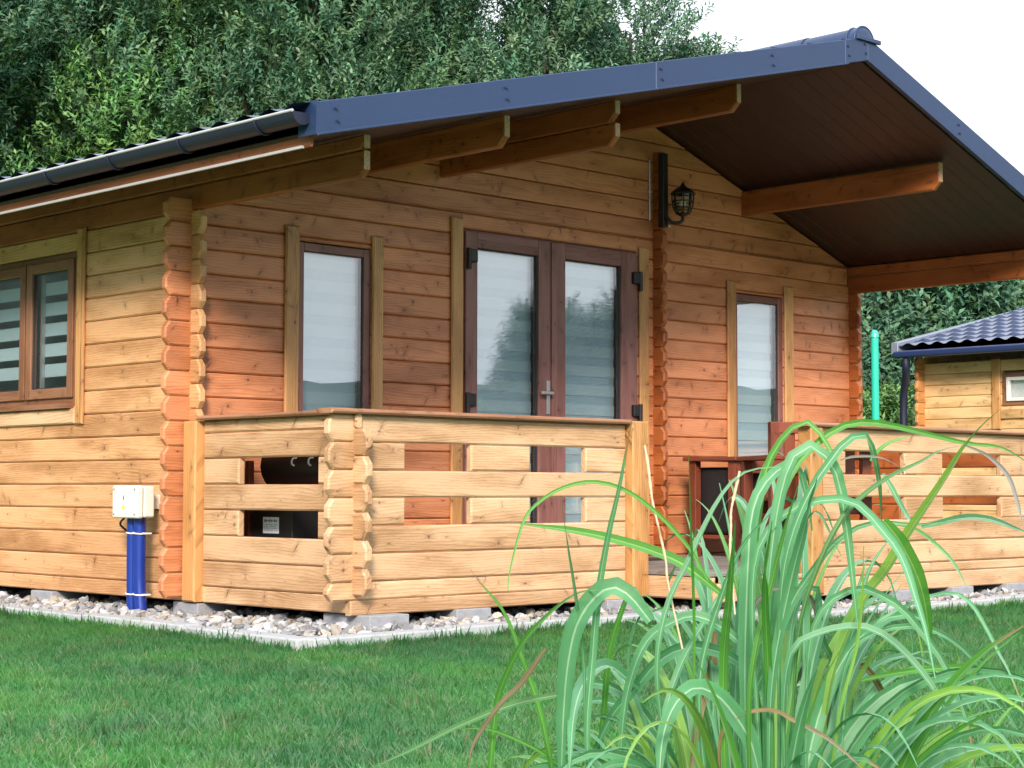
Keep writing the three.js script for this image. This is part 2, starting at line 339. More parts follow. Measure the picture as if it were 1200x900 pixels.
  // half-round ridge capping with a closed front end
  const cap = []; for (let z = ZR + 0.01, i = 0; z > ZB - 0.3; z -= 0.4, i++) { const h = new THREE.CylinderGeometry(0.1, 0.1, 0.42, 18, 1, true, Math.PI / 2, Math.PI); h.rotateX(Math.PI / 2); h.scale(1 + (i % 2) * 0.05, 1 + (i % 2) * 0.05, 1); h.translate(RX - 0.01, RY + 0.106, z - 0.21); cap.push(h); }
  mesh('ridge_cap', merge(cap), M.blueMetal, roof);
  for (const dz of [0.012, -0.05]) { const tr = new THREE.TorusGeometry(0.102, 0.007, 8, 20, Math.PI); tr.translate(RX - 0.01, RY + 0.106, ZR + dz); mesh('ridge_cap_rib', tr, M.blueMetal, roof); }
  const disc = new THREE.SphereGeometry(0.1, 20, 8, 0, Math.PI, 0, Math.PI / 2); disc.scale(1, 1, 0.16); disc.translate(RX - 0.01, RY + 0.106, ZR + 0.012); mesh('ridge_end_cap', disc, M.blueMetal, roof);
  const fl = timber('ridge_flange', roof, 'x', rect(-0.12, 0.12, -0.012, 0.012), 0, M.blueMetal, { t: 0.02, c: 0.002, jit: 0 }); fl.position.set(RX - 0.005, RY + 0.124, ZR + 0.04);
  // gutter with brackets, wooden eave board with a pale edge strip
  const prof = [], gx = -0.69, gy = 2.262, gr0 = 0.055; for (let i = 0; i <= 12; i++) { const a = Math.PI + i / 12 * Math.PI; prof.push([gx + gr0 * Math.cos(a), gy + gr0 * Math.sin(a)]); }
  const sh = new THREE.Shape(); prof.forEach((p, i) => i ? sh.lineTo(...p) : sh.moveTo(...p)); for (const p of prof.slice().reverse()) sh.lineTo(gx + (p[0] - gx) * 0.95, gy + (p[1] - gy) * 0.95);
  const gg = new THREE.ExtrudeGeometry(sh, { depth: 8.2, bevelEnabled: false }); gg.translate(0, 0, ZR - 0.02 - 8.2); mesh('gutter', gg, M.gutter, roof);
  const rim = new THREE.CylinderGeometry(0.0075, 0.0075, 8.2, 8); rim.rotateX(Math.PI / 2); rim.translate(gx - gr0, gy + 0.003, ZR - 0.02 - 4.1); mesh('gutter_rim', rim, M.rim, roof);
  const capg = new THREE.CircleGeometry(gr0, 14, Math.PI, Math.PI); capg.translate(gx, gy, ZR - 0.018); mesh('gutter_end', capg, M.gutter, roof);
  for (let z = 0.2; z > -7.4; z -= 0.62) { const b = new THREE.TorusGeometry(gr0 + 0.004, 0.006, 6, 14, Math.PI); b.rotateZ(Math.PI); b.translate(gx, gy, z); mesh('gutter_bracket', b, M.gutter, roof); }
  timber('eave_board', roof, 'z', rect(ZB - 0.3, 0.44, 2.128, 2.20), -0.612, MW.beam, { t: 0.02 });
  mesh('edge_strip', box(-0.632, -0.618, 2.122, 2.134, ZB - 0.3, 0.40), M.rim, roof);
}

// ------------------------------------------------------------------ windows and door
// frame bars in facade coordinates; ax maps (a, b, depth out of the wall) to the world
function facadeParts(axis, face) {
  return (a0, a1, b0, b1, d0, d1, r) => axis === 'x' ? (r ? rbox(a0, a1, b0, b1, face + d0, face + d1, r) : box(a0, a1, b0, b1, face + d0, face + d1)) : (r ? rbox(face - d1, face - d0, b0, b1, a0, a1, r) : box(face - d1, face - d0, b0, b1, a0, a1));
}
function barUV(g, s = 1) { const p = g.attributes.position, n = g.attributes.normal, u = g.attributes.uv; g.computeBoundingBox(); const e = g.boundingBox.getSize(new THREE.Vector3()); const o = rnd();
  for (let i = 0; i < p.count; i++) { const a = Math.max(Math.abs(e.x), Math.abs(e.z)) > e.y ? (e.x > e.z ? p.getX(i) : p.getZ(i)) : p.getY(i), b = Math.max(e.x, e.z) > e.y ? p.getY(i) : p.getX(i) + p.getZ(i); u.setXY(i, (a * s + o) / WU, (b * s + o * 3) / WV); } return g; }
// striped roller blind: woven bands and, between them, sheer bands (plain) or open gaps
function blindStrips(parent, P, a0, a1, b0, b1, d, pitch, h, sheer) {
  for (let y = b0 + 0.02; y < b1; y += pitch) {
    mesh('blind_strip', P(a0 - 0.01, a1 + 0.01, y, Math.min(y + h, b1 + 0.02), d - 0.001 - 0.003 * hash(Math.round(y * 1000), 3), d), M.blind, parent);
    if (sheer && y + h < b1) mesh('sheer_strip', P(a0 - 0.01, a1 + 0.01, y + h - 0.001, Math.min(y + pitch + 0.001, b1 + 0.02), d - 0.006, d - 0.005), M.sheer, parent);
  }
}
function frameRing(P, a0, a1, b0, b1, w, d0, d1) { return [P(a0, a0 + w, b0, b1, d0, d1, 0.006), P(a1 - w, a1, b0, b1, d0, d1, 0.006), P(a0 + w - 0.001, a1 - w + 0.001, b1 - w, b1 - 0.001, d0 + 0.001, d1 - 0.001, 0.006), P(a0 + w - 0.001, a1 - w + 0.001, b0 + 0.001, b0 + w, d0 + 0.001, d1 - 0.001, 0.006)].map((g) => barUV(g)); }
// sealed triple glazing: three sheets of coated glass
function glazing(parent, P, a0, a1, b0, b1, d) {
  const g = P(0, 1, 0, 1, 0, 0.001); g.computeBoundingBox(); const zAxis = g.boundingBox.max.z - g.boundingBox.min.z > 0.5;
  for (const k of [0, 1, 2]) {
    const q = new THREE.PlaneGeometry(a1 - a0, b1 - b0), f = P(a0, a1, b0, b1, d - k * 0.014, d - k * 0.014 + 0.0001); f.computeBoundingBox(); const c = f.boundingBox.getCenter(new THREE.Vector3());
    if (zAxis) q.rotateY(-Math.PI / 2); q.translate(c.x, c.y, c.z); mesh('pane', q, M.glass, parent);
  }
}
function tallWindow(o, trims) {
  const w = sub('window', cabin), P = facadeParts('x', WZ), [a0, a1, b0, b1] = o;
  mesh('frame', merge(frameRing(P, a0 + 0.004, a1 - 0.004, b0 + 0.004, b1 - 0.004, 0.05, -0.05, -0.004)), M.foil, w);
  mesh('gasket', merge(frameRing(P, a0 + 0.045, a1 - 0.045, b0 + 0.045, b1 - 0.045, 0.014, -0.042, -0.014)), M.black, w);
  glazing(w, P, a0 + 0.05, a1 - 0.05, b0 + 0.05, b1 - 0.05, -0.02);
  blindStrips(w, P, a0 + 0.06, a1 - 0.06, b0 + 0.06, b1 - 0.06, -0.08, 0.13, 0.072, true);
  for (const [t0, t1, y1] of trims) timber('trim_board', w, 'x', rect(t0, t1, b0 - 0.06, y1), WZ + 0.024, MW.trim, { t: 0.024, vertical: true });
}
tallWindow(winL, [[0.622, 0.720, 2.095], [1.258, 1.342, 2.095]]);
tallWindow(winR, [[4.545, 4.638, 2.10], [5.21, 5.315, 2.11]]);
{ // double terrace door
  const d = sub('door', cabin), P = facadeParts('x', WZ), [a0, a1, b0, b1] = door;
  mesh('door_frame', merge(frameRing(P, a0 + 0.003, a1 - 0.003, b0 + 0.003, b1 - 0.003, 0.04, -0.05, 0.004)), M.foil, d);
  for (const [l0, l1, g0, g1] of [[a0 + 0.014, 2.763, 2.10, 2.635], [2.769, a1 - 0.02, 2.882, 3.42]]) {
    const y0 = b0 + 0.02, y1 = b1 - 0.014, gy1 = 2.10, gy0 = 0.29;
    mesh('door_leaf', merge([P(l0, g0, y0, y1, -0.03, 0.022, 0.007), P(g1, l1, y0, y1, -0.03, 0.022, 0.007), P(g0 - 0.002, g1 + 0.002, gy1, y1 - 0.001, -0.03, 0.0205, 0.007), P(g0 - 0.002, g1 + 0.002, y0 + 0.001, gy0, -0.03, 0.0205, 0.007)].map((g) => barUV(g))), M.foil, d);
    mesh('gasket', merge(frameRing(P, g0 - 0.004, g1 + 0.004, gy0 - 0.004, gy1 + 0.004, 0.012, -0.028, 0.006)), M.black, d);
    glazing(d, P, g0, g1, gy0, gy1, -0.005);
    blindStrips(d, P, g0, g1, gy0, gy1, -0.06, 0.13, 0.072, true);
  }
  mesh('meeting_strip', barUV(P(2.742, 2.79, b0 + 0.03, b1 - 0.02, 0.018, 0.034, 0.005)), M.foil, d);
  for (const [x, y] of [[2.045, 2.045], [2.035, 1.15], [3.555, 2.03], [3.55, 1.13]]) mesh('hinge', merge([P(x - 0.035, x + 0.035, y - 0.04, y + 0.04, 0.012, 0.048, 0.008), cyl(0.016, 0.13, x + (x < 3 ? -0.035 : 0.035), y - 0.02, WZ + 0.04)]), M.black, d);
  mesh('handle', merge([P(2.70, 2.732, 1.08, 1.30, 0.02, 0.03, 0.004), P(2.62, 2.728, 1.205, 1.228, 0.055, 0.072, 0.006), P(2.706, 2.728, 1.205, 1.228, 0.025, 0.06, 0.004)]), M.steel, d);
  timber('trim_board', d, 'x', rect(1.885, 1.981, 0.16, 2.275), WZ + 0.024, MW.trim, { t: 0.024, vertical: true });
  timber('trim_board', d, 'x', rect(3.604, 3.70, 0.16, 2.25), WZ + 0.024, MW.trim, { t: 0.024, vertical: true });
}
{ // side window with two sashes and striped blinds
  const w = sub('window', cabin), P = facadeParts('z', 0), [a0, a1, b0, b1] = winS, mid = -3.155;
  mesh('frame', merge([...frameRing(P, a0 + 0.003, a1 - 0.003, b0 + 0.003, b1 - 0.003, 0.05, -0.05, 0.002), barUV(P(mid - 0.03, mid + 0.03, b0 + 0.05, b1 - 0.05, -0.05, 0.0))]), M.foilTan, w);
  for (const [s0, s1] of [[a0 + 0.04, mid - 0.008], [mid + 0.008, a1 - 0.04]]) {
    const y0 = b0 + 0.045, y1 = b1 - 0.04;
    mesh('sash', merge(frameRing(P, s0, s1, y0, y1, 0.062, -0.03, 0.018)), M.foilTan, w);
    mesh('gasket', merge(frameRing(P, s0 + 0.058, s1 - 0.058, y0 + 0.058, y1 - 0.058, 0.012, -0.026, 0.004)), M.black, w);
    glazing(w, P, s0 + 0.06, s1 - 0.06, y0 + 0.06, y1 - 0.06, -0.004);
    mesh('blind_guide', P(s0 + 0.075, s0 + 0.095, y0 + 0.06, y1 - 0.06, -0.062, -0.042), M.rim, w);
    blindStrips(w, P, s0 + 0.1, s1 - 0.08, y0 + 0.12, y1 - 0.1, -0.065, 0.124, 0.078);
  }
  mesh('window_sill', barUV(P(a0, a1 - 0.04, b0 - 0.018, b0 + 0.012, -0.02, 0.045)), M.foilTan, w);
  timber('trim_board', w, 'z', rect(a1 + 0.002, a1 + 0.085, 0.975, 2.128), -0.024, MW.trim, { t: 0.024, vertical: true });
  timber('trim_board', w, 'z', rect(a0 - 0.085, a0 - 0.002, 0.975, 2.128), -0.024, MW.trim, { t: 0.024, vertical: true });
  timber('trim_board', w, 'z', rect(a0, a1, 0.98, b0 - 0.02), -0.022, MW.rail, { t: 0.022 });
}

// ------------------------------------------------------------------ terrace: railings, posts, deck
{
  // side railing, in line with the side wall
  const s = sub('railing', cabin), T = 0.045;
  timber('sill_beam', s, 'z', rect(-1.243, -0.012, 0, SP - G), 0.0005, MW.rail, { c: 0.006 });
  for (let k = 0; k < 6; k++) {
    const b0 = SP + k * PITCH, b1 = b0 + PITCH;
    if (k === 2 || k === 4) { timber('spacer_block', s, 'z', rect(-1.264, -0.945, b0 + G, b1 - G), 0.001, MW.rail); timber('spacer_block', s, 'z', logPoly(-0.28, 0.10, b0 + G, b1 - G, false, true), 0.001, MW.rail); }
    else timber('log', s, 'z', logPoly(-1.264, 0.10, b0 + G, b1 - G, false, true), 0, MW.rail);
  }
  timber('log', s, 'z', rect(-1.264, 0.02, SP + 6 * PITCH + G, 0.963), 0, MW.rail);
  timber('cap_board', s, 'z', rect(-1.27, 0.0, 0.9645, 0.987), -0.05, MW.cap, { t: 0.12 });
  timber('corner_post', s, 'z', rect(-1.385, -1.268, 0.002, 0.962), -0.05, MW.trim, { t: 0.10, vertical: true });
  // front railing
  const f = sub('railing', cabin);
  timber('sill_beam', f, 'x', rect(-0.012, 1.95, -0.008, 0.0635), 0.0005, MW.rail, { c: 0.006 });
  timber('log', f, 'x', logPoly(-0.15, 1.95, 0.065, FP - G, true, false), 0, MW.rail);
  for (let k = 0; k < 6; k++) {
    const b0 = FP + k * PITCH + G, b1 = FP + (k + 1) * PITCH - G;
    if (k === 2 || k === 4) { timber('spacer_block', f, 'x', logPoly(-0.15, 0.331, b0, b1, true, false), 0.001, MW.rail); timber('spacer_block', f, 'x', rect(0.775, 1.202, b0, b1), 0.001, MW.rail); timber('spacer_block', f, 'x', rect(1.625, 1.95, b0, b1), 0.001, MW.rail); }
    else timber('log', f, 'x', logPoly(-0.15, 1.95, b0, b1, true, false), 0, MW.rail);
  }
  timber('cap_board', f, 'x', rect(-0.17, 1.95, 0.964, 0.988), 0.05, MW.cap, { t: 0.13 });
  timber('post', f, 'x', rect(1.953, 2.085, 0.002, 0.982), 0.05, MW.trim, { t: 0.12, vertical: true });
  // railing of the deeper part of the terrace
  const g = sub('railing', cabin), X0 = 3.02, X1 = XR;
  timber('sill_beam', g, 'x', rect(2.10, X1, -0.01, 0.092), ZF + 0.0005, MW.rail, { c: 0.006 });
  timber('log', g, 'x', logPoly(X0, X1 + 0.15, 0.094, FP - G, false, true), ZF, MW.rail);
  for (let k = 0; k < 6; k++) {
    const b0 = FP + k * PITCH + G, b1 = FP + (k + 1) * PITCH - G;
    if (k === 2 || k === 4) { for (const [p, q] of [[X0, 3.28], [3.89, 4.31], [5.0, 5.45]]) timber('spacer_block', g, 'x', rect(p, q, b0, b1), ZF + 0.001, MW.rail); timber('spacer_block', g, 'x', logPoly(5.85, X1 + 0.15, b0, b1, false, true), ZF + 0.001, MW.rail); }
    else timber('log', g, 'x', logPoly(X0, X1 + 0.15, b0, b1, false, true), ZF, MW.rail);
  }
  timber('cap_board', g, 'x', rect(X0 - 0.16, X1 + 0.17, 0.964, 0.988), ZF + 0.05, MW.cap, { t: 0.13 });
  timber('post', g, 'x', rect(X0 - 0.12, X0 - 0.003, 0.002, 0.962), ZF + 0.035, MW.trim, { t: 0.1, vertical: true });
  // right-hand railing
  const r = sub('railing', cabin);
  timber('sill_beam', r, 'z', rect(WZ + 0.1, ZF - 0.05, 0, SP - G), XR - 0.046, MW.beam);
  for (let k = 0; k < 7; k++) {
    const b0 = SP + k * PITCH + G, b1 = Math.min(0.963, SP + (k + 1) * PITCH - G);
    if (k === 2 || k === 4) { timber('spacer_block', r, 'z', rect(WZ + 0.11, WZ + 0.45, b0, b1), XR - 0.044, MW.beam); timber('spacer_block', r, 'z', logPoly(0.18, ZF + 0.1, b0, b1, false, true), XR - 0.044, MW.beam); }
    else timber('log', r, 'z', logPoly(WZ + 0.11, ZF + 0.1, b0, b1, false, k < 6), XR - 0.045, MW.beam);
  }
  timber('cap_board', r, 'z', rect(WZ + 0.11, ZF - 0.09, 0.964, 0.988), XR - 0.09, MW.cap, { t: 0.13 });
  // deck boards and the beam at the entry
  const dk = sub('deck', cabin);
  const dg = (a0, a1) => [0, 1, 2].map((k) => plankGeo(rect(-(a1 - a0) / 2, (a1 - a0) / 2, -0.06, 0.06), 0.024, 0.003, k, k * 2));
  const long = dg(0.05, XR - 0.05), short = dg(2.10, XR - 0.05);
  for (let z = WZ + 0.065, i = 0; z < ZF - 0.05; z += 0.124, i++) { const deep = z > -0.06, m = mesh('deck_board', (deep ? short : long)[i % 3], pick(MW.deck), dk); m.rotation.x = -Math.PI / 2; m.position.set(deep ? (2.10 + XR - 0.05) / 2 : XR / 2, 0.138, z); }
  timber('entry_beam', dk, 'z', rect(0.006, ZF - 0.05, 0.0, 0.122), 2.10, MW.rail, { t: 0.045 });
  timber('joist', dk, 'x', rect(2.15, X0 - 0.13, 0.095, 0.124), ZF, MW.rail, { t: 0.045 });
  mesh('door_mat', rbox(2.5, 3.3, 0.151, 0.163, WZ + 0.1, WZ + 0.55, 0.004), std(0.05, 0.035, 0.03, 0.95), dk);
}

// ------------------------------------------------------------------ ground, kerb, gravel, concrete blocks
const GY = -0.12;
{
  const lawnTex = dataTex(512, 512, (i, j, o) => { const a = vnoise(i / 4, j / 4, 41, 128, 128), b = vnoise(i / 32, j / 32, 42, 16, 16), c = vnoise(i / 1.6, j / 1.6, 43, 320, 320); const k = 0.55 + 0.5 * a + 0.3 * (b - 0.5) + 0.3 * (c - 0.5); o[0] = 0.10 * k * (0.8 + 0.5 * b); o[1] = 0.20 * k; o[2] = 0.07 * k; });
  lawnTex.repeat.set(800, 800);
  const g = new THREE.PlaneGeometry(1200, 1200); g.rotateX(-Math.PI / 2); g.translate(0, GY, 0);
  structure('lawn', g, new THREE.MeshStandardMaterial({ map: lawnTex, roughness: 0.95 }));
}
// kerb line (x, z), outer top edge
const KL = [[-0.25, -8.2], [-0.65, 0.50], [1.95, 0.40], [2.02, 0.95], [7.2, 0.95], [7.2, -8.2]];
{
  const k = new THREE.Group(); k.name = 'kerb'; k.userData = { kind: 'structure' }; scene.add(k);
  for (let i = 0; i < KL.length - 1; i++) {
    const a = new THREE.Vector2(...KL[i]), b = new THREE.Vector2(...KL[i + 1]), L = a.distanceTo(b), n = Math.max(1, Math.round(L)), dir = b.clone().sub(a).divideScalar(L);
    for (let s = 0; s < n; s++) {
      const l = L / n, g = new RoundedBoxGeometry(l - 0.004 + (s === 0 && i ? 0.03 : 0), 0.18, 0.115, 2, 0.01), c = a.clone().addScaledVector(dir, (s + 0.5) * l);
      const u = g.attributes.uv, p = g.attributes.position; for (let q = 0; q < u.count; q++) u.setXY(q, p.getX(q) + s * 0.37, p.getY(q) + p.getZ(q) + i * 0.21);
      const m = mesh('kerb_stone', g, M.kerb, k, [c.x, -0.045 - 0.09 + rr(-0.004, 0.004), c.y]); m.rotation.y = -Math.atan2(dir.y, dir.x) + rr(-0.004, 0.004);
    }
  }
  const sh = new THREE.Shape(); KL.forEach((p, i) => i ? sh.lineTo(p[0], -p[1]) : sh.moveTo(p[0], -p[1]));
  const bed = new THREE.ShapeGeometry(sh); bed.rotateX(-Math.PI / 2); bed.translate(0, -0.098, 0); structure('gravel_bed', bed, M.dirt);
}
const inBed = (x, z, m = 0) => { let c = false; for (let i = 0, j = KL.length - 1; i < KL.length; j = i++) { const [xi, zi] = KL[i], [xj, zj] = KL[j]; if ((zi > z) !== (zj > z) && x < (xj - xi) * (z - zi) / (zj - zi) + xi) c = !c; } return c; };
{
  const kinds = [0, 1, 2, 3].map((s) => { const g = new THREE.IcosahedronGeometry(1, 1), p = g.attributes.position; for (let i = 0; i < p.count; i++) { const x = p.getX(i), y = p.getY(i), z = p.getZ(i), k = 0.62 + 0.62 * hash(Math.round(x * 50) + 100, Math.round(y * 50) + Math.round(z * 50) * 7 + 900, s + 60); p.setXYZ(i, x * k * 1.15, y * k * 0.62, z * k * 0.85); } g.computeVertexNormals(); return g; });
  const pos = [[], [], [], []];
  for (let i = 0; i < 26000; i++) {
    const x = rr(-0.75, 7.2), z = rr(-7.5, 1.0); if (!inBed(x, z) || (x > 0.35 && z < -0.35) || (x > 2.5 && z < 0.15)) continue;
    if (!inBed(x - 0.04, z) || !inBed(x, z + 0.045)) continue;
    pos[i % 4].push([x, z]);
  }
  const stoneMat = new THREE.MeshStandardMaterial({ color: 0xffffff, roughness: 0.85 });
  pos.forEach((list, s) => {
    const im = new THREE.InstancedMesh(kinds[s], stoneMat, list.length); im.name = numbered('gravel'); im.castShadow = im.receiveShadow = true;
    const o = new THREE.Object3D(), c = new THREE.Color();
    list.forEach(([x, z], i) => { const r = 0.014 + 0.024 * Math.pow(rnd(), 1.7); o.position.set(x, -0.09 + rr(0, 0.035), z); o.rotation.set(rr(-0.6, 0.6), rr(0, 6.3), rr(-0.6, 0.6)); o.scale.set(r * rr(0.8, 1.3), r * rr(0.8, 1.2), r); o.updateMatrix(); im.setMatrixAt(i, o.matrix);
      const v = 0.16 + 0.36 * rnd(), t = rnd(); c.setRGB(v * (t < 0.25 ? 1.04 : 0.95), v * (t < 0.25 ? 0.95 : 0.99), v * (t < 0.25 ? 0.82 : 1.05)); im.setColorAt(i, c); });
    im.userData = { kind: 'stuff', label: 'pale crushed stone gravel filling the bed between cabin and kerb', category: 'gravel' }; scene.add(im);
  });
}
{
  const places = [['grey concrete footing block under the wall below the side window', -2.90, 0], ['grey concrete footing block under the post where railing meets side wall', -1.38, 0], ['grey concrete footing block under the outer corner of the log terrace', 0, 0], ['grey concrete footing block under the middle of the slotted front railing', 0.78, 1], ['grey concrete footing block under the end post of the front railing', 1.9, 1], ['grey concrete footing block under the railing right of the terrace entry', 3.86, 2], ['grey concrete footing block under the railing beside the wide slots', 4.48, 2], ['grey concrete footing block under the far end of the deeper railing', 5.12, 2]];
  for (const [label, v, k] of places) {
    const x = k === 0 ? 0.1 : k === 1 ? v : v, z = k === 0 ? v : k === 1 ? -0.11 : ZF - 0.1, b = thing('concrete_block', label, 'concrete block', [x, -0.1, z], rr(-0.02, 0.02), 'footing blocks under the cabin');
    const w = v === 0 && k === 0 ? 0.36 : 0.24, g = new RoundedBoxGeometry(k ? 0.24 : 0.25, 0.098, k ? 0.26 : w, 2, 0.006); g.translate(v === 0 && k === 0 ? 0.06 : 0, 0.045, v === 0 && k === 0 ? -0.09 : 0);
    mesh('block', g, M.concrete, b);
  }
}

// ------------------------------------------------------------------ things on and beside the cabin
{ // meter box with two blue pipes
  const b = thing('electrical_box', 'pale plastic electrical box with warning sticker on the side wall', 'electrical box', [0, 0, 0]);
  mesh('wall_bracket', box(-0.092, -0.001, 0.49, 0.57, -1.76, -1.67), M.plastic, b);
  const z0 = -1.83, z1 = -1.585, y0 = 0.445, y1 = 0.615;
  mesh('body', rbox(-0.16, -0.09, y0, y1, z0, z1, 0.012), M.plastic, b);
  mesh('lid', rbox(-0.205, -0.162, y0 - 0.004, y1 + 0.004, z0 - 0.004, z1 + 0.004, 0.012), M.plastic, b);
  for (const [y, z] of [[y0 + 0.018, z0 + 0.02], [y0 + 0.018, z1 - 0.02], [y1 - 0.018, z0 + 0.02], [y1 - 0.018, z1 - 0.02]]) { const s = new THREE.CylinderGeometry(0.006, 0.006, 0.004, 8); s.rotateZ(Math.PI / 2); mesh('screw', s, M.steel, b, [-0.206, y, z]); }
  const cv = document.createElement('canvas'); cv.width = 64; cv.height = 160; const c = cv.getContext('2d');
  c.fillStyle = '#f4f6ee'; c.fillRect(0, 0, 64, 160); c.fillStyle = '#5d6d66'; c.beginPath(); c.moveTo(32, 14); c.lineTo(46, 58); c.lineTo(36, 58); c.lineTo(36, 76); c.lineTo(28, 76); c.lineTo(28, 58); c.lineTo(18, 58); c.fill();
  c.fillStyle = '#d9dd52'; c.beginPath(); c.moveTo(32, 88); c.lineTo(60, 142); c.lineTo(4, 142); c.fill(); c.fillStyle = '#8b9440'; c.fillRect(29, 106, 5, 24);
  const t = new THREE.CanvasTexture(cv); t.colorSpace = THREE.SRGBColorSpace;
  const s = new THREE.PlaneGeometry(0.045, 0.105); s.rotateY(-Math.PI / 2); mesh('sticker', s, new THREE.MeshStandardMaterial({ map: t, roughness: 0.6 }), b, [-0.2066, 0.53, -1.715]);
  mesh('cable', tube([[-0.13, 0.45, -1.81], [-0.15, 0.41, -1.835], [-0.09, 0.36, -1.855], [-0.1, 0.31, -1.83], [-0.08, 0.28, -1.815]], 0.006), M.black, b);
  [[-0.13, -1.745, 0.033], [-0.13, -1.668, 0.04]].forEach(([x, z, r], i) => {
    const p = thing('conduit_pipe', i ? 'thicker blue plastic pipe rising into the electrical box' : 'thinner blue plastic pipe strapped beside a thicker one under the electrical box', 'pipe', [x, -0.1, z]);
    const pts = i ? [[0.0, 0, 0.03], [0.0, 0.05, 0.022], [0, 0.2, 0.003], [0, 0.35, 0], [0, 0.548, 0]] : [[0, 0, 0.008], [0, 0.1, 0.005], [0, 0.3, 0], [0, 0.548, 0]];
    mesh('pipe', tube(pts, r * 0.86, 30, 16), M.pipe, p);
    const ring = new THREE.TorusGeometry(r * 0.88 + 0.002, 0.0045, 6, 20); ring.rotateX(Math.PI / 2);
    for (const y of [0.13, 0.46]) { const q = mesh('cable_tie', ring, M.zip, p, [0, y, i && y < 0.2 ? 0.009 : 0.001]); q.rotation.x = 0.1; mesh('tie_tail', box(-0.012, 0.03, y - 0.004, y + 0.004, r, r + 0.03), M.zip, p); }
  });
}
{ // wall lantern and its cable
  const l = thing('wall_lantern', 'black metal cage wall lantern on a bracket beneath the gable', 'lantern', [3.845, 2.40, WZ]);
  mesh('back_plate', rbox(-0.108, -0.056, -0.01, 0.5, 0.07, 0.118, 0.006), M.black, l);
  mesh('bracket', tube([[-0.09, 0.07, 0.12], [-0.06, 0.02, 0.16], [-0.01, 0.03, 0.2], [0.0, 0.08, 0.2]], 0.012), M.black, l);
  const cap = new THREE.LatheGeometry([[0.002, 0.30], [0.012, 0.285], [0.02, 0.27], [0.05, 0.255], [0.085, 0.225], [0.09, 0.215], [0.07, 0.213]].map((p) => new THREE.Vector2(...p)), 12); mesh('cap', cap, M.black, l, [0, 0, 0.2]);
  const bowl = new THREE.LatheGeometry([[0.068, 0.212], [0.066, 0.17], [0.055, 0.12], [0.04, 0.085]].map((p) => new THREE.Vector2(...p)), 16);
  mesh('glass', bowl, new THREE.MeshPhysicalMaterial({ transmission: 1, thickness: 0, ior: 1.6, roughness: 0.05, color: lin(0.8, 0.8, 0.78) }), l, [0, 0, 0.2]);
  for (let k = 0; k < 8; k++) { const a = k / 8 * Math.PI * 2, f = (r, y) => [r * Math.cos(a), y, 0.2 + r * Math.sin(a)]; mesh('cage_bar', tube([f(0.074, 0.215), f(0.073, 0.17), f(0.061, 0.115), f(0.042, 0.078)], 0.005, 10, 6), M.black, l); }
  for (const [y, r] of [[0.165, 0.072], [0.12, 0.063]]) { const t = new THREE.TorusGeometry(r, 0.005, 6, 20); t.rotateX(Math.PI / 2); mesh('cage_ring', t, M.black, l, [0, y, 0.2]); }
  mesh('bulb', new THREE.SphereGeometry(0.024, 12, 10), std(0.8, 0.8, 0.75, 0.2), l, [0, 0.15, 0.2]);
  mesh('finial', new THREE.LatheGeometry([[0.0, 0.03], [0.012, 0.045], [0.008, 0.06], [0.03, 0.07], [0.045, 0.084], [0.0, 0.086]].map((p) => new THREE.Vector2(...p)), 12), M.black, l, [0, 0, 0.2]);
  mesh('knob', new THREE.SphereGeometry(0.009, 10, 8), M.zip, l, [-0.045, 0.0, 0.118]);
  const q = thing('cable_conduit', 'thin grey cable conduit clipped to the gable logs above the lantern', 'conduit', [3.72, 2.55, WZ + 0.008]);
  mesh('conduit', cyl(0.006, 0.42, 0, 0.1, 0), M.rim, q); mesh('clip', rbox(-0.018, 0.018, 0.085, 0.1, -0.007, 0.01, 0.003), M.rim, q);
}
{ // barbecue behind the side railing
  const g = thing('barbecue', 'black charcoal barbecue cart with white label behind the slotted side railing', 'barbecue', [0.38, 0.151, -0.86]);
  mesh('cabinet', rbox(-0.2, 0.1, 0.04, 0.36, -0.22, 0.14, 0.01), M.black, g);
  const body = new THREE.CylinderGeometry(0.2, 0.17, 0.62, 20); body.rotateX(Math.PI / 2); body.scale(1, 0.85, 1); mesh('fire_bowl', body, M.black, g, [0.02, 0.57, 0.1]);
  mesh('lid_handle', tube([[-0.15, 0.66, -0.1], [-0.2, 0.69, -0.1], [-0.2, 0.69, 0.2], [-0.15, 0.66, 0.2]], 0.01), M.steel, g);
  mesh('shelf', barUV(rbox(-0.22, 0.12, 0.385, 0.41, -0.24, 0.2, 0.004)), MW.red[1], g);
  for (const z of [0.16, 0.3]) mesh('hook', tube([[-0.19, 0.61, z], [-0.215, 0.605, z], [-0.22, 0.58, z], [-0.205, 0.57, z]], 0.005, 12, 6), M.zip, g);
  for (const [x, z] of [[-0.19, -0.25], [0.13, -0.25], [0.13, 0.36]]) mesh('leg', barUV(rbox(x - 0.018, x + 0.018, 0, 0.6, z - 0.018, z + 0.018, 0.004)), MW.red[0], g);
  const cv = document.createElement('canvas'); cv.width = 128; cv.height = 96; const c = cv.getContext('2d'); c.fillStyle = '#e8eef4'; c.fillRect(0, 0, 128, 96); c.fillStyle = '#39414c';
  for (let i = 0; i < 8; i++) c.fillRect(12 + i * 13, 14 + (i % 3) * 2, 8, 16 - (i % 3) * 4); c.fillStyle = '#8f9db0'; for (let j = 0; j < 4; j++) for (let i = 0; i < 12; i++) if (hash(i, j, 77) > 0.25) c.fillRect(12 + i * 8.6, 42 + j * 11, 6.5, 5);
  const t = new THREE.CanvasTexture(cv); t.colorSpace = THREE.SRGBColorSpace; const s = new THREE.PlaneGeometry(0.14, 0.085); s.rotateY(-Math.PI / 2);
  mesh('label', s, new THREE.MeshStandardMaterial({ map: t, roughness: 0.6 }), g, [-0.2015, 0.26, -0.04]);
}
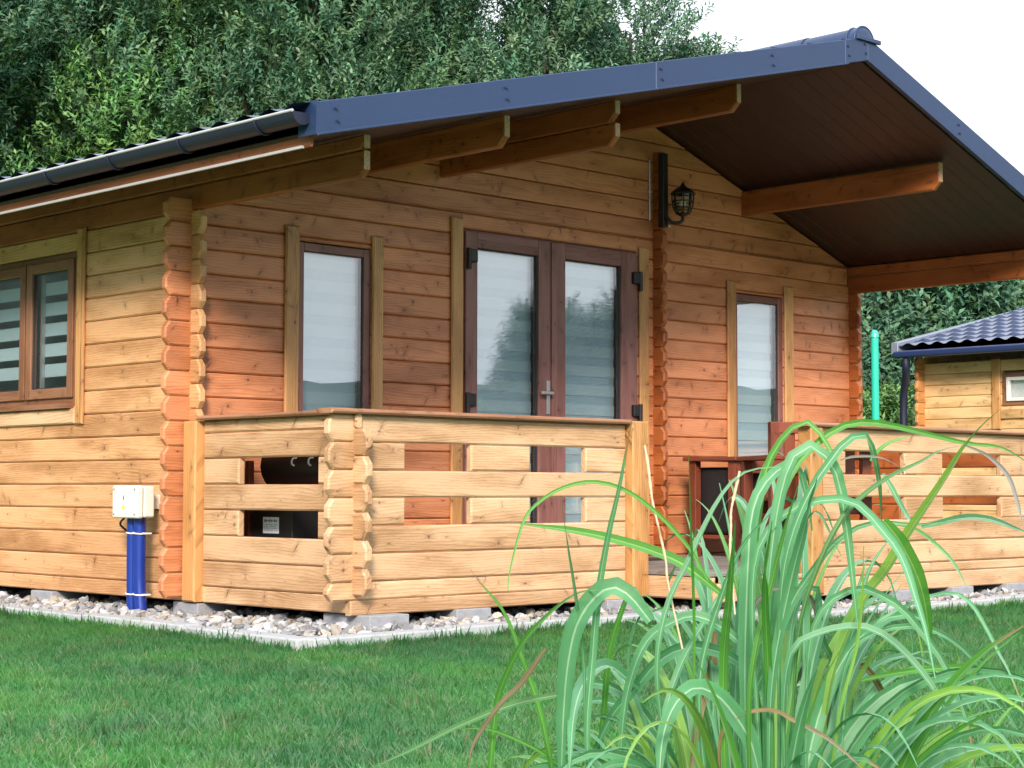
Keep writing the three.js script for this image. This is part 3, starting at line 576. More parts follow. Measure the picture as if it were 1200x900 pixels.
{ // dark red garden furniture on the deck
  const wood = (g) => barUV(g), R = MW.red;
  const chair = (pos, turn, label, W = 1) => {
    const c = thing('garden_armchair', label, 'armchair', pos, turn);
    for (const [x, z, h] of [[-0.29, 0.27, 0.63], [0.29, 0.27, 0.63], [-0.29, -0.27, 0.86], [0.29, -0.27, 0.86]]) { const l = mesh('leg', wood(rbox(x - 0.03, x + 0.03, 0, h, z - 0.03, z + 0.03, 0.005)), R[0], c); mesh('peg', box(x - 0.012, x + 0.012, h - 0.06, h - 0.036, z + 0.029, z + 0.034), R[2], l); }
    for (const x of [-0.29, 0.29]) mesh('armrest', wood(rbox(x - 0.05, x + 0.05, 0.632, 0.66, -0.31, 0.33, 0.006)), R[1], c);
    for (const z of [-0.24, 0.24]) mesh('seat_rail', wood(rbox(-0.26, 0.26, 0.3, 0.38, z - 0.015, z + 0.015, 0.004)), R[0], c);
    for (let k = 0; k < 5; k++) mesh('seat_slat', wood(rbox(-0.26, 0.26, 0.381, 0.4, -0.23 + k * 0.1, -0.145 + k * 0.1, 0.004)), R[k % 3], c);
    for (let k = 0; k < 5; k++) mesh('back_slat', wood(rbox(-0.22 + k * 0.095, -0.15 + k * 0.095, 0.4, 0.8, -0.285, -0.265, 0.004)), R[k % 3], c);
    mesh('back_rail', wood(rbox(-0.32, 0.32, 0.79, 0.86, -0.3, -0.25, 0.006)), R[1], c);
    mesh('front_apron', wood(rbox(-0.26, 0.26, 0.57, 0.63, 0.262, 0.28, 0.004)), R[2], c);
    c.scale.x = W; return c;
  };
  const c = thing('storage_stand', 'dark red wooden stand with an added black cloth inside below the tall narrow window', 'stand', [4.26, 0.151, -0.98]);
  for (const [x, z] of [[-0.36, 0.17], [-0.02, 0.17], [0.36, 0.17], [-0.36, -0.17], [0.36, -0.17]]) { const l = mesh('leg', wood(rbox(x - 0.03, x + 0.03, 0, 0.64, z - 0.03, z + 0.03, 0.005)), R[0], c); mesh('peg', box(x - 0.012, x + 0.012, 0.575, 0.6, z + 0.029, z + 0.034), R[2], l); }
  mesh('top_board', wood(rbox(-0.42, 0.42, 0.641, 0.668, -0.23, 0.23, 0.006)), R[1], c);
  mesh('top_rail', wood(rbox(-0.33, -0.05, 0.56, 0.638, 0.155, 0.18, 0.004)), R[2], c); mesh('top_rail', wood(rbox(0.01, 0.33, 0.56, 0.638, 0.155, 0.18, 0.004)), R[0], c);
  mesh('low_shelf', wood(rbox(-0.33, 0.33, 0.12, 0.145, -0.15, 0.15, 0.004)), R[1], c);
  mesh('shade_block', rbox(-0.325, 0.325, 0.147, 0.6, -0.2, 0.1, 0.03), M.black, c);  // black block added to stand in for the shade inside the stand
  chair([3.62, 0.151, -0.02], 2.55, 'dark red wooden armchair turned round just behind the deeper railing');
}

// ------------------------------------------------------------------ fence post and neighbouring cabin
{
  const p = at(1025.5, 440, 17), f = thing('fence_post', 'round turquoise green fence post with cap beside the cabin', 'fence post', [p.x, GY, p.z]);
  mesh('pole', cyl(0.036, 2.16, 0, 1.08, 0, 16), M.mint, f); mesh('cap', cyl(0.043, 0.035, 0, 2.172, 0, 16, 0.036), M.mint, f); mesh('cap', new THREE.SphereGeometry(0.036, 14, 6, 0, 6.3, 0, 1.57), M.mint, f, [0, 2.188, 0]);
}
{
  const n = thing('log_cabin', 'pale log cabin with blue tiled roof and black downpipe beyond the terrace', 'cabin', [13.06, 0, -5.3]);
  const wall = sub('wall', n), LZ = 7.0;
  const win = [1.05, 1.9, 1.57, 1.95];
  const put = (a0, a1, b0, b1, c0) => { const m = timber('log', wall, 'z', logPoly(a0, a1, b0 + G, b1 - G, c0, false), 0, MW.far); return m; };
  for (let k = 0; k < 16; k++) {
    const b0 = -0.05 + k * PITCH, b1 = b0 + PITCH;
    if (b1 < win[2] + 0.02 || b0 > win[3] - 0.02) put(-0.14, LZ, b0, b1, true); else { put(-0.14, win[0], b0, b1, true); put(win[1], LZ, b0, b1, false); }
    timber('log_end', wall, 'x', logPoly(-0.16, 0.3, b0 + 0.068, b1 + 0.066, true, false), 0.002, MW.ends);
  }
  const gable = sub('wall', n); for (let k = 0; k < 22; k++) { const b0 = -0.05 + k * PITCH + 0.0675, p = clip(clip(rect(0.05, 6, b0 + G, b0 + PITCH - G), (x, y) => y - (2.18 + 0.2325 * x)), (x, y) => y - (2.18 + 0.2325 * (6.2 - x))); if (p.length > 2 && area(p) > 0.01) timber('log', gable, 'x', p, 0, MW.far); }
  mesh('inner_wall', box(0.06, 5.9, 0, 2.1, 0.0, LZ), M.room, gable);
  const w = sub('window', n), P = facadeParts('z', 0);
  mesh('frame', merge(frameRing(P, win[0], win[1], win[2], win[3], 0.05, -0.04, 0.01)), M.foilTan, w);
  mesh('sash', merge(frameRing(P, win[0] + 0.06, win[1] - 0.06, win[2] + 0.05, win[3] - 0.05, 0.04, -0.02, 0.03)), M.whiteTrim, w);
  mesh('pane', P(win[0] + 0.09, win[1] - 0.09, win[2] + 0.08, win[3] - 0.08, 0.0, 0.001), M.glass, w); mesh('blind', P(win[0] + 0.08, win[1] - 0.08, win[2] + 0.07, win[3] - 0.07, -0.036, -0.034), std(0.8, 0.8, 0.8, 0.9), w);
  timber('trim_board', w, 'z', rect(win[0] - 0.13, win[0] - 0.02, 1.3, 2.12), -0.03, MW.trim, { t: 0.03, vertical: true });
  timber('trim_board', w, 'z', rect(win[0] - 0.02, win[1], 1.42, 1.53), -0.028, MW.far, { t: 0.028 });
  const roof = sub('roof', n), s = Math.atan(0.2325), ex = -0.33, ey = 2.2;
  { const P2 = [], I = [], zs = [], us = []; for (let z = -0.14; z < LZ + 0.5; z += 0.0235) zs.push(z); for (let u = 0; u < 3.9; u += 0.35) us.push(u + 0.001, u + 0.06, u + 0.2, u + 0.349);
    for (const u of us) for (const z of zs) { const f = (u % 0.35) / 0.35, h = 0.03 + 0.034 * Math.pow(0.5 + 0.5 * Math.cos(z / 0.2 * 6.283), 0.8) + 0.035 * (1 - f); P2.push(ex + u * Math.cos(s) - h * Math.sin(s), ey + 0.04 + u * Math.sin(s) + h * Math.cos(s), z); }
    const m = zs.length; for (let i = 0; i < us.length - 1; i++) for (let j = 0; j < m - 1; j++) { const a = i * m + j; I.push(a, a + 1, a + m, a + 1, a + m + 1, a + m); }
    const g = new THREE.BufferGeometry(); g.setAttribute('position', new THREE.Float32BufferAttribute(P2, 3)); g.setIndex(I); g.computeVertexNormals(); mesh('metal_tile_sheet', g, M.tile, roof); }
  timber('verge_trim', roof, 'x', [[ex - 0.03, ey + 0.02], [3.1, ey + 0.02 + 0.2325 * (3.13)], [3.1, ey + 0.15 + 0.2325 * 3.13], [ex - 0.03, ey + 0.15]], -0.13, M.vergeGrey, { t: 0.1, jit: 0 });
  timber('verge_trim', roof, 'x', [[3.1, ey + 0.02 + 0.2325 * 3.13], [6.8, ey + 0.02], [6.8, ey + 0.15], [3.1, ey + 0.15 + 0.2325 * 3.13]], -0.13, M.vergeGrey, { t: 0.1, jit: 0 });
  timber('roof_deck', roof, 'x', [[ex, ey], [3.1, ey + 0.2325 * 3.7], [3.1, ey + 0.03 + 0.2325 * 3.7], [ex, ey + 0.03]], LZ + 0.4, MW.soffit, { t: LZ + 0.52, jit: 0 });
  timber('roof_deck', roof, 'x', [[3.1, ey + 0.2325 * 3.7], [6.8, ey], [6.8, ey + 0.06], [3.1, ey + 0.06 + 0.2325 * 3.7]], LZ + 0.4, M.tile, { t: LZ + 0.52, jit: 0 });
  mesh('gutter', rbox(ex - 0.11, ex - 0.01, ey - 0.04, ey + 0.045, -0.16, LZ + 0.4, 0.03), new THREE.MeshPhysicalMaterial({ color: lin(0.02, 0.035, 0.11), roughness: 0.3 }), roof);
  mesh('downpipe', tube([[ex - 0.07, ey - 0.05, 0.0], [ex - 0.06, ey - 0.16, 0.0], [ex + 0.02, ey - 0.28, -0.06], [-0.24, ey - 0.42, -0.13], [-0.21, ey - 0.6, -0.16], [-0.21, 1.0, -0.16], [-0.21, 0.1, -0.16]], 0.045, 50, 10), M.gutter, roof);
  const bed = box(-0.3, 6.3, GY + 0.01, -0.04, -0.2, LZ); mesh('plinth', bed, M.concrete, n);
}

// ------------------------------------------------------------------ trees
// a twig of small folded leaves
function twig(s, nl, len, lw, ll, spread) {
  const P = [], I = [], Nn = [], rn = (k) => hash(k, 5, s);
  for (let k = 0; k < nl; k++) {
    const t = k / nl, base = new THREE.Vector3((rn(k) - 0.5) * 0.05, t * len, (rn(k + 50) - 0.5) * 0.05);
    const az = k * 2.4 + rn(k + 99), el = 0.15 + spread * rn(k + 150), d = new THREE.Vector3(Math.cos(az) * Math.cos(el), Math.sin(el), Math.sin(az) * Math.cos(el));
    const side = new THREE.Vector3(-Math.sin(az), 0, Math.cos(az)), l = ll * (0.7 + 0.6 * rn(k + 200)), nn = new THREE.Vector3().crossVectors(side, d).normalize();
    const a = base, m = base.clone().addScaledVector(d, l * 0.45), e = base.clone().addScaledVector(d, l).add(new THREE.Vector3(0, -l * 0.12, 0)), i0 = P.length / 3, L = m.clone().addScaledVector(side, lw / 2).addScaledVector(nn, lw * 0.15), Rr = m.clone().addScaledVector(side, -lw / 2).addScaledVector(nn, lw * 0.15);
    for (const v of [a, L, e, Rr]) { P.push(v.x, v.y, v.z); }
    Nn.push(...nn.toArray(), ...nn.toArray(), ...nn.toArray(), ...nn.toArray()); I.push(i0, i0 + 1, i0 + 2, i0, i0 + 2, i0 + 3);
  }
  const g = new THREE.BufferGeometry(); g.setAttribute('position', new THREE.Float32BufferAttribute(P, 3)); g.setAttribute('normal', new THREE.Float32BufferAttribute(Nn, 3)); g.setIndex(I); return g;
}
const leafMat = (r, g, b) => new THREE.MeshPhysicalMaterial({ color: lin(r, g, b), roughness: 0.5, transmission: 0.3, thickness: 0, side: THREE.DoubleSide });
const barkMat = std(0.06, 0.05, 0.04, 0.95);
const willowTwigs = [twig(1, 26, 0.46, 0.025, 0.085, 1.1), twig(2, 26, 0.4, 0.028, 0.08, 1.2)];
function limb(a, b, r0, r1, bend = 0.15) {
  const m = a.clone().lerp(b, 0.5).add(new THREE.Vector3(rr(-bend, bend), rr(0, bend), rr(-bend, bend))), c = new THREE.CatmullRomCurve3([a, m, b]), g = new THREE.TubeGeometry(c, 8, 1, 7), p = g.attributes.position;
  for (let i = 0; i <= 8; i++) { const q = c.getPointAt(i / 8), r = r0 + (r1 - r0) * i / 8; for (let j = 0; j <= 7; j++) { const k = i * 8 + j; p.setXYZ(k, q.x + (p.getX(k) - q.x) * r, q.y + (p.getY(k) - q.y) * r, q.z + (p.getZ(k) - q.z) * r); } }
  return g;
}
function leafyTree(name, label, pos, H, R, o) {
  const t = thing(name, label, o.category ?? 'tree', [pos.x, GY, pos.z], 0, o.group), parts = [], y0 = H * (o.low ?? 0.18), lobes = [];
  parts.push(limb(new THREE.Vector3(0, 0, 0), new THREE.Vector3(rr(-0.3, 0.3), H * 0.45, rr(-0.3, 0.3)), 0.16 * H / 8, 0.09 * H / 8, 0.2));
  for (let k = 0; k < o.lobes; k++) {
    const a = k * 2.399 + rnd(), f = (k + 0.5) / o.lobes, y = y0 + (H - y0) * (0.06 + 0.84 * f), w = R * Math.pow(Math.sin(Math.PI * (0.16 + 0.76 * f)), 0.8) * (o.lean ? 1 : 1);
    const rad = w * Math.sqrt(rr(0.1, 0.8)), c = new THREE.Vector3(Math.cos(a) * rad, y, Math.sin(a) * rad), s = R * rr(0.2, 0.42); lobes.push([c, s]);
    if (k % 2 === 0) parts.push(limb(new THREE.Vector3(0, Math.min(H * 0.42, y * 0.6), 0), c, 0.06 * H / 8, 0.015, 0.25));
  }
  mesh('trunk', merge(parts), barkMat, t);
  const n = o.twigs, tw = o.kinds ?? willowTwigs;
  tw.forEach((g, ki) => {
    const im = new THREE.InstancedMesh(g, o.mat, n), q = new THREE.Object3D(), c = new THREE.Color(); im.name = 'crown'; im.castShadow = im.receiveShadow = true; im.userData = { kind: 'stuff' };
    for (let i = 0; i < n; i++) {
      const [lc, ls] = lobes[Math.floor(rnd() * lobes.length)], z = rr(-1, 1), a = rr(0, 6.283), rho = ls * Math.pow(rnd(), 0.28), h = Math.sqrt(1 - z * z), d = new THREE.Vector3(h * Math.cos(a), z, h * Math.sin(a));
      q.position.copy(lc).addScaledVector(d, rho); if (q.position.y < 0.15) q.position.y = 0.15 + rnd() * 0.3;
      const up = d.clone().multiplyScalar(0.8).add(new THREE.Vector3(rr(-0.5, 0.5), o.up ?? 0.9, rr(-0.5, 0.5))).normalize();
      q.quaternion.setFromUnitVectors(new THREE.Vector3(0, 1, 0), up); q.rotateY(rr(0, 6.28)); q.scale.setScalar(rr(0.75, 1.25) * (o.size ?? 1)); q.updateMatrix(); im.setMatrixAt(i, q.matrix);
      const v = rr(0.6, 1.4), w = rnd(); c.setRGB(v * (0.8 + 0.5 * w), v, v * (0.75 + 0.35 * (1 - w))); im.setColorAt(i, c);
    }
    t.add(im);
  });
  return t;
}
const willow = leafMat(0.095, 0.235, 0.125), willowLight = leafMat(0.14, 0.33, 0.10), blueLeaf = leafMat(0.085, 0.225, 0.135);
const GW = 'leafy trees behind the cabin';
leafyTree('willow_tree', 'dark bushy tree rising behind the end of the gutter', ground(-6.6, 19.5, 0), 8.6, 2.4, { lobes: 30, twigs: 4600, mat: blueLeaf, group: GW, low: 0.1 });
leafyTree('willow_tree', 'yellow green willow tree behind the low end of the eave', ground(-4.3, 20.5, 0), 8.8, 2.3, { lobes: 30, twigs: 4600, mat: willowLight, group: GW, low: 0.1 });
leafyTree('willow_tree', 'tall willow tree behind the lower corner of the blue verge', ground(-2.5, 19.5, 0), 8.8, 2.3, { lobes: 30, twigs: 5200, mat: willow, group: GW, low: 0.12 });
leafyTree('willow_tree', 'silvery willow tree with sky gaps behind the middle of the verge', ground(-0.5, 21, 0), 8.6, 2.0, { lobes: 22, twigs: 2900, mat: willow, group: GW, low: 0.12 });
leafyTree('willow_tree', 'thin topped willow tree whose upper twigs stand against white sky', ground(0.9, 22, 0), 7.1, 1.8, { lobes: 17, twigs: 2300, mat: blueLeaf, group: GW, low: 0.12 });
leafyTree('willow_tree', 'small young willow peeping over the verge beside the open sky', ground(2.0, 22, 0), 6.35, 1.25, { lobes: 14, twigs: 1700, mat: willow, group: GW, low: 0.2 });
leafyTree('willow_tree', 'farther tree filling the gap between its larger neighbours', ground(-3.4, 25, 0), 9.5, 3.0, { lobes: 28, twigs: 3600, mat: blueLeaf, group: GW, low: 0.1 });
leafyTree('willow_tree', 'farther tree standing behind the yellow green willow', ground(-7.2, 25, 0), 9.8, 3.0, { lobes: 28, twigs: 3600, mat: blueLeaf, group: GW, low: 0.1 });
const GB = 'bushy trees beyond the neighbouring cabin', bushTwigs = [twig(5, 20, 0.4, 0.05, 0.11, 0.9)];
leafyTree('broadleaf_tree', 'dark round tree beyond the turquoise fence post', ground(5.9, 27, 0), 4.6, 2.0, { lobes: 22, twigs: 5200, mat: blueLeaf, group: GB, kinds: bushTwigs, low: 0.05, size: 1.1 });
leafyTree('broadleaf_tree', 'dark round tree above the low corner of the tiled roof', ground(8.3, 28.5, 0), 5.0, 2.2, { lobes: 22, twigs: 5200, mat: willow, group: GB, kinds: bushTwigs, low: 0.05, size: 1.1 });
leafyTree('broadleaf_tree', 'dark round tree above the middle of the tiled roof', ground(10.8, 29, 0), 5.2, 2.3, { lobes: 22, twigs: 4200, mat: blueLeaf, group: GB, kinds: bushTwigs, low: 0.05, size: 1.1 });
leafyTree('shrub', 'bright green shrub between the fence post and the black downpipe', ground(4.95, 24.5, 0), 1.9, 0.85, { lobes: 12, twigs: 1500, mat: willowLight, kinds: bushTwigs, low: 0.02, size: 0.7, category: 'shrub' });
leafyTree('shrub', 'taller dark shrub leaning behind the turquoise fence post', ground(4.75, 26, 0), 2.4, 0.9, { lobes: 12, twigs: 1500, mat: willow, kinds: bushTwigs, low: 0.02, size: 0.7, category: 'shrub' });

// conifers in front of the cabin, which the door glass mirrors
{
  const spray = twig(9, 30, 0.55, 0.02, 0.1, 0.4), fir = leafMat(0.02, 0.055, 0.035);
  const conifer = (x, z, H, R, label) => {
    const t = thing('conifer_tree', label, 'conifer', [x, GY, z], 0, 'conifers across the lawn');
    mesh('trunk', limb(new THREE.Vector3(), new THREE.Vector3(0, H * 0.97, 0), 0.12, 0.015, 0.03), barkMat, t);
    const n = 3200, im = new THREE.InstancedMesh(spray, fir, n), q = new THREE.Object3D(), c = new THREE.Color(); im.name = 'crown'; im.userData = { kind: 'stuff' };
    for (let i = 0; i < n; i++) { const f = 1 - Math.sqrt(rnd()), tier = 0.75 + 0.25 * Math.abs(((f * 13) % 1)), r = R * (1 - f) * tier * Math.pow(rnd(), 0.3), a = rr(0, 6.283); q.position.set(r * Math.cos(a), 0.25 + f * (H - 0.5), r * Math.sin(a)); const up = new THREE.Vector3(Math.cos(a), rr(0.1, 0.9) + f, Math.sin(a)).normalize(); q.quaternion.setFromUnitVectors(new THREE.Vector3(0, 1, 0), up); q.scale.setScalar(rr(0.7, 1.2) * (0.6 + 0.6 * (1 - f))); q.updateMatrix(); im.setMatrixAt(i, q.matrix); const v = rr(0.6, 1.3); c.setRGB(v, v, v); im.setColorAt(i, c); }
    im.castShadow = true; t.add(im);
  };
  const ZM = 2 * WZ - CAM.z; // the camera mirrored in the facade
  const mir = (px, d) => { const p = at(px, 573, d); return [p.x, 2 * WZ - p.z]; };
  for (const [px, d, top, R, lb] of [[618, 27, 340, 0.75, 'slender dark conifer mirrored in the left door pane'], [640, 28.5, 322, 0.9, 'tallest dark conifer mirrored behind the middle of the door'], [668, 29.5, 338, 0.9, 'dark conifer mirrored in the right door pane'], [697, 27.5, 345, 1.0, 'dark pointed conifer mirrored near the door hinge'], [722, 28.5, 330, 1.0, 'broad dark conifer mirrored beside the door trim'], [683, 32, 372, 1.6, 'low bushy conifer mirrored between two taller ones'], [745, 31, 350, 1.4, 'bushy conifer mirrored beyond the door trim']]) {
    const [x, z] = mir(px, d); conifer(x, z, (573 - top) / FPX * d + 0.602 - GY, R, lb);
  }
}
// wooded hills all round
{
  const n = 720, rows = 7, P = [], I = [], C = [];
  const el = (a) => { // elevation in degrees by compass direction (0 = straight ahead, positive to the right)
    let d = ((a * 180 / Math.PI) + 540) % 360 - 180; // -180..180
    const back = 4.3, ahead = d < -8 ? 17 : d < 6 ? 17 - (d + 8) * 0.78 : 6;
    const w = Math.min(1, Math.max(0, (Math.abs(d) - 45) / 45)); let v = d < 0 ? ahead * (1 - w) + 12 * w : ahead * (1 - w) + 4.0 * w; if (d > 60 || d < -165) v = 3.5; return v;
  };
  for (let i = 0; i <= n; i++) {
    const a = i / n * Math.PI * 2, j = (i % n), jag = 0.86 + 0.16 * vnoise(j / 30, 0, 91, n / 30) + 0.1 * vnoise(j / 6, 1, 92, n / 6) + 0.05 * hash(j, 2, 93), h = Math.tan(el(a) * jag * Math.PI / 180) * 230;
    for (let r = 0; r < rows; r++) { const f = r / (rows - 1), D = 150 + 80 * f, q = ground(Math.sin(a) * D, Math.cos(a) * D, 0); const y = -1 + (h + 1) * Math.pow(f, 0.8); P.push(q.x, y, q.z); const v = 0.6 + 0.8 * hash(j, r, 94); C.push(0.014 * v, 0.032 * v, 0.025 * v); }
  }
  for (let i = 0; i < n; i++) for (let r = 0; r < rows - 1; r++) { const a = i * rows + r; I.push(a, a + 1, a + rows, a + 1, a + rows + 1, a + rows); }
  const g = new THREE.BufferGeometry(); g.setAttribute('position', new THREE.Float32BufferAttribute(P, 3)); g.setAttribute('color', new THREE.Float32BufferAttribute(C, 3)); g.setIndex(I); g.computeVertexNormals();
  structure('hills', g, new THREE.MeshStandardMaterial({ vertexColors: true, roughness: 1, side: THREE.DoubleSide }));
}

// ------------------------------------------------------------------ lawn grass
{
  const tuft = (s, nb, hmin, hmax, w, spread) => {
    const P = [], N = [], I = [], rn = (k) => hash(k, 11, s);
    for (let b = 0; b < nb; b++) {
      const a = rn(b) * 6.283, d = spread * Math.sqrt(rn(b + 40)), x = Math.cos(a * 3.1) * d, z = Math.sin(a * 3.1) * d, h = hmin + (hmax - hmin) * rn(b + 80), lean = h * (0.15 + 0.75 * rn(b + 120)), i0 = P.length / 3, sx = -Math.sin(a), sz = Math.cos(a), ww = w * (0.7 + 0.6 * rn(b + 160));
      [[0, 0, 1], [0.5, 0.3, 0.85], [0.85, 0.72, 0.5]].forEach(([f, l, k]) => { for (const e of [-1, 1]) { P.push(x + Math.cos(a) * lean * l + sx * ww / 2 * k * e, h * f * (1 - 0.15 * l), z + Math.sin(a) * lean * l + sz * ww / 2 * k * e); N.push(Math.cos(a) * 0.6, 0.7, Math.sin(a) * 0.6); } });
      P.push(x + Math.cos(a) * lean, h * 0.86, z + Math.sin(a) * lean); N.push(Math.cos(a) * 0.6, 0.7, Math.sin(a) * 0.6);
      I.push(i0, i0 + 1, i0 + 2, i0 + 1, i0 + 3, i0 + 2, i0 + 2, i0 + 3, i0 + 4, i0 + 3, i0 + 5, i0 + 4, i0 + 4, i0 + 5, i0 + 6);
    }
    const g = new THREE.BufferGeometry(); g.setAttribute('position', new THREE.Float32BufferAttribute(P, 3)); g.setAttribute('normal', new THREE.Float32BufferAttribute(N, 3)); g.setIndex(I); return g;
  };
  const kinds = [tuft(1, 14, 0.025, 0.06, 0.0042, 0.03), tuft(2, 14, 0.03, 0.07, 0.0045, 0.03), tuft(3, 12, 0.02, 0.055, 0.005, 0.035)];
  const mat = new THREE.MeshPhysicalMaterial({ color: lin(0.19, 0.58, 0.165), roughness: 0.75, specularIntensity: 0.4, transmission: 0.5, thickness: 0, side: THREE.DoubleSide });
  const lists = [[], [], []];
  const add = (n, d0, d1, k) => { for (let i = 0; i < n; i++) { const d = Math.sqrt(rr(d0 * d0, d1 * d1)), l = rr(-1, 1) * k * d, p = ground(l, d, 0); if (inBed(p.x, p.z) || inBed(p.x + 0.04, p.z - 0.03)) continue; lists[i % 3].push([p.x, p.z]); } };
  add(9000, 1.2, 4.2, 0.38); add(36000, 4.2, 10, 0.34); add(20000, 10, 17, 0.33);
  const edge = new Set();
  for (let i = 0; i < 5; i++) { const [ax, az] = KL[i], [bx, bz] = KL[i + 1], n = Math.round(Math.hypot(bx - ax, bz - az) * 170); for (let k = 0; k < n; k++) { const f = rnd(), nx = az - bz, nz = bx - ax, l = Math.hypot(nx, nz), o = rr(0.035, 0.10), p = [ax + (bx - ax) * f + nx / l * -o * -1, az + (bz - az) * f + nz / l * o]; if (!inBed(p[0], p[1])) { edge.add(p); lists[k % 3].push(p); } } }
  lists.forEach((list, s) => {
    const im = new THREE.InstancedMesh(kinds[s], mat, list.length), q = new THREE.Object3D(), c = new THREE.Color(); im.name = numbered('lawn_grass'); im.castShadow = im.receiveShadow = true;
    list.forEach(([x, z], i) => { q.position.set(x, GY - 0.002, z); q.rotation.set(rr(-0.12, 0.12), rr(0, 6.28), rr(-0.12, 0.12)); const patch = vnoise(x * 2.3, z * 2.3, 51), fine = vnoise(x * 9, z * 9, 52); q.scale.setScalar(rr(0.7, 1.15) * (0.8 + 0.35 * fine) * (edge.has(list[i]) ? rr(0.9, 1.6) : 1)); q.updateMatrix(); im.setMatrixAt(i, q.matrix);
      const v = 0.6 + 0.55 * patch * 0.7 + 0.4 * rnd(), dry = rnd() < 0.05 + 0.1 * Math.max(0, vnoise(x * 1.3, z * 1.3, 57) - 0.6) ? 1 : 0; c.setRGB(v * (dry ? 3.2 : 0.75 + 0.6 * fine), v * (dry ? 1.15 : 1), v * (dry ? 2.0 : 0.8 + 0.5 * (1 - patch))); im.setColorAt(i, c); });
    im.userData = { kind: 'stuff', label: 'short green lawn grass in front of the gravel bed', category: 'grass' }; scene.add(im);
  });
}

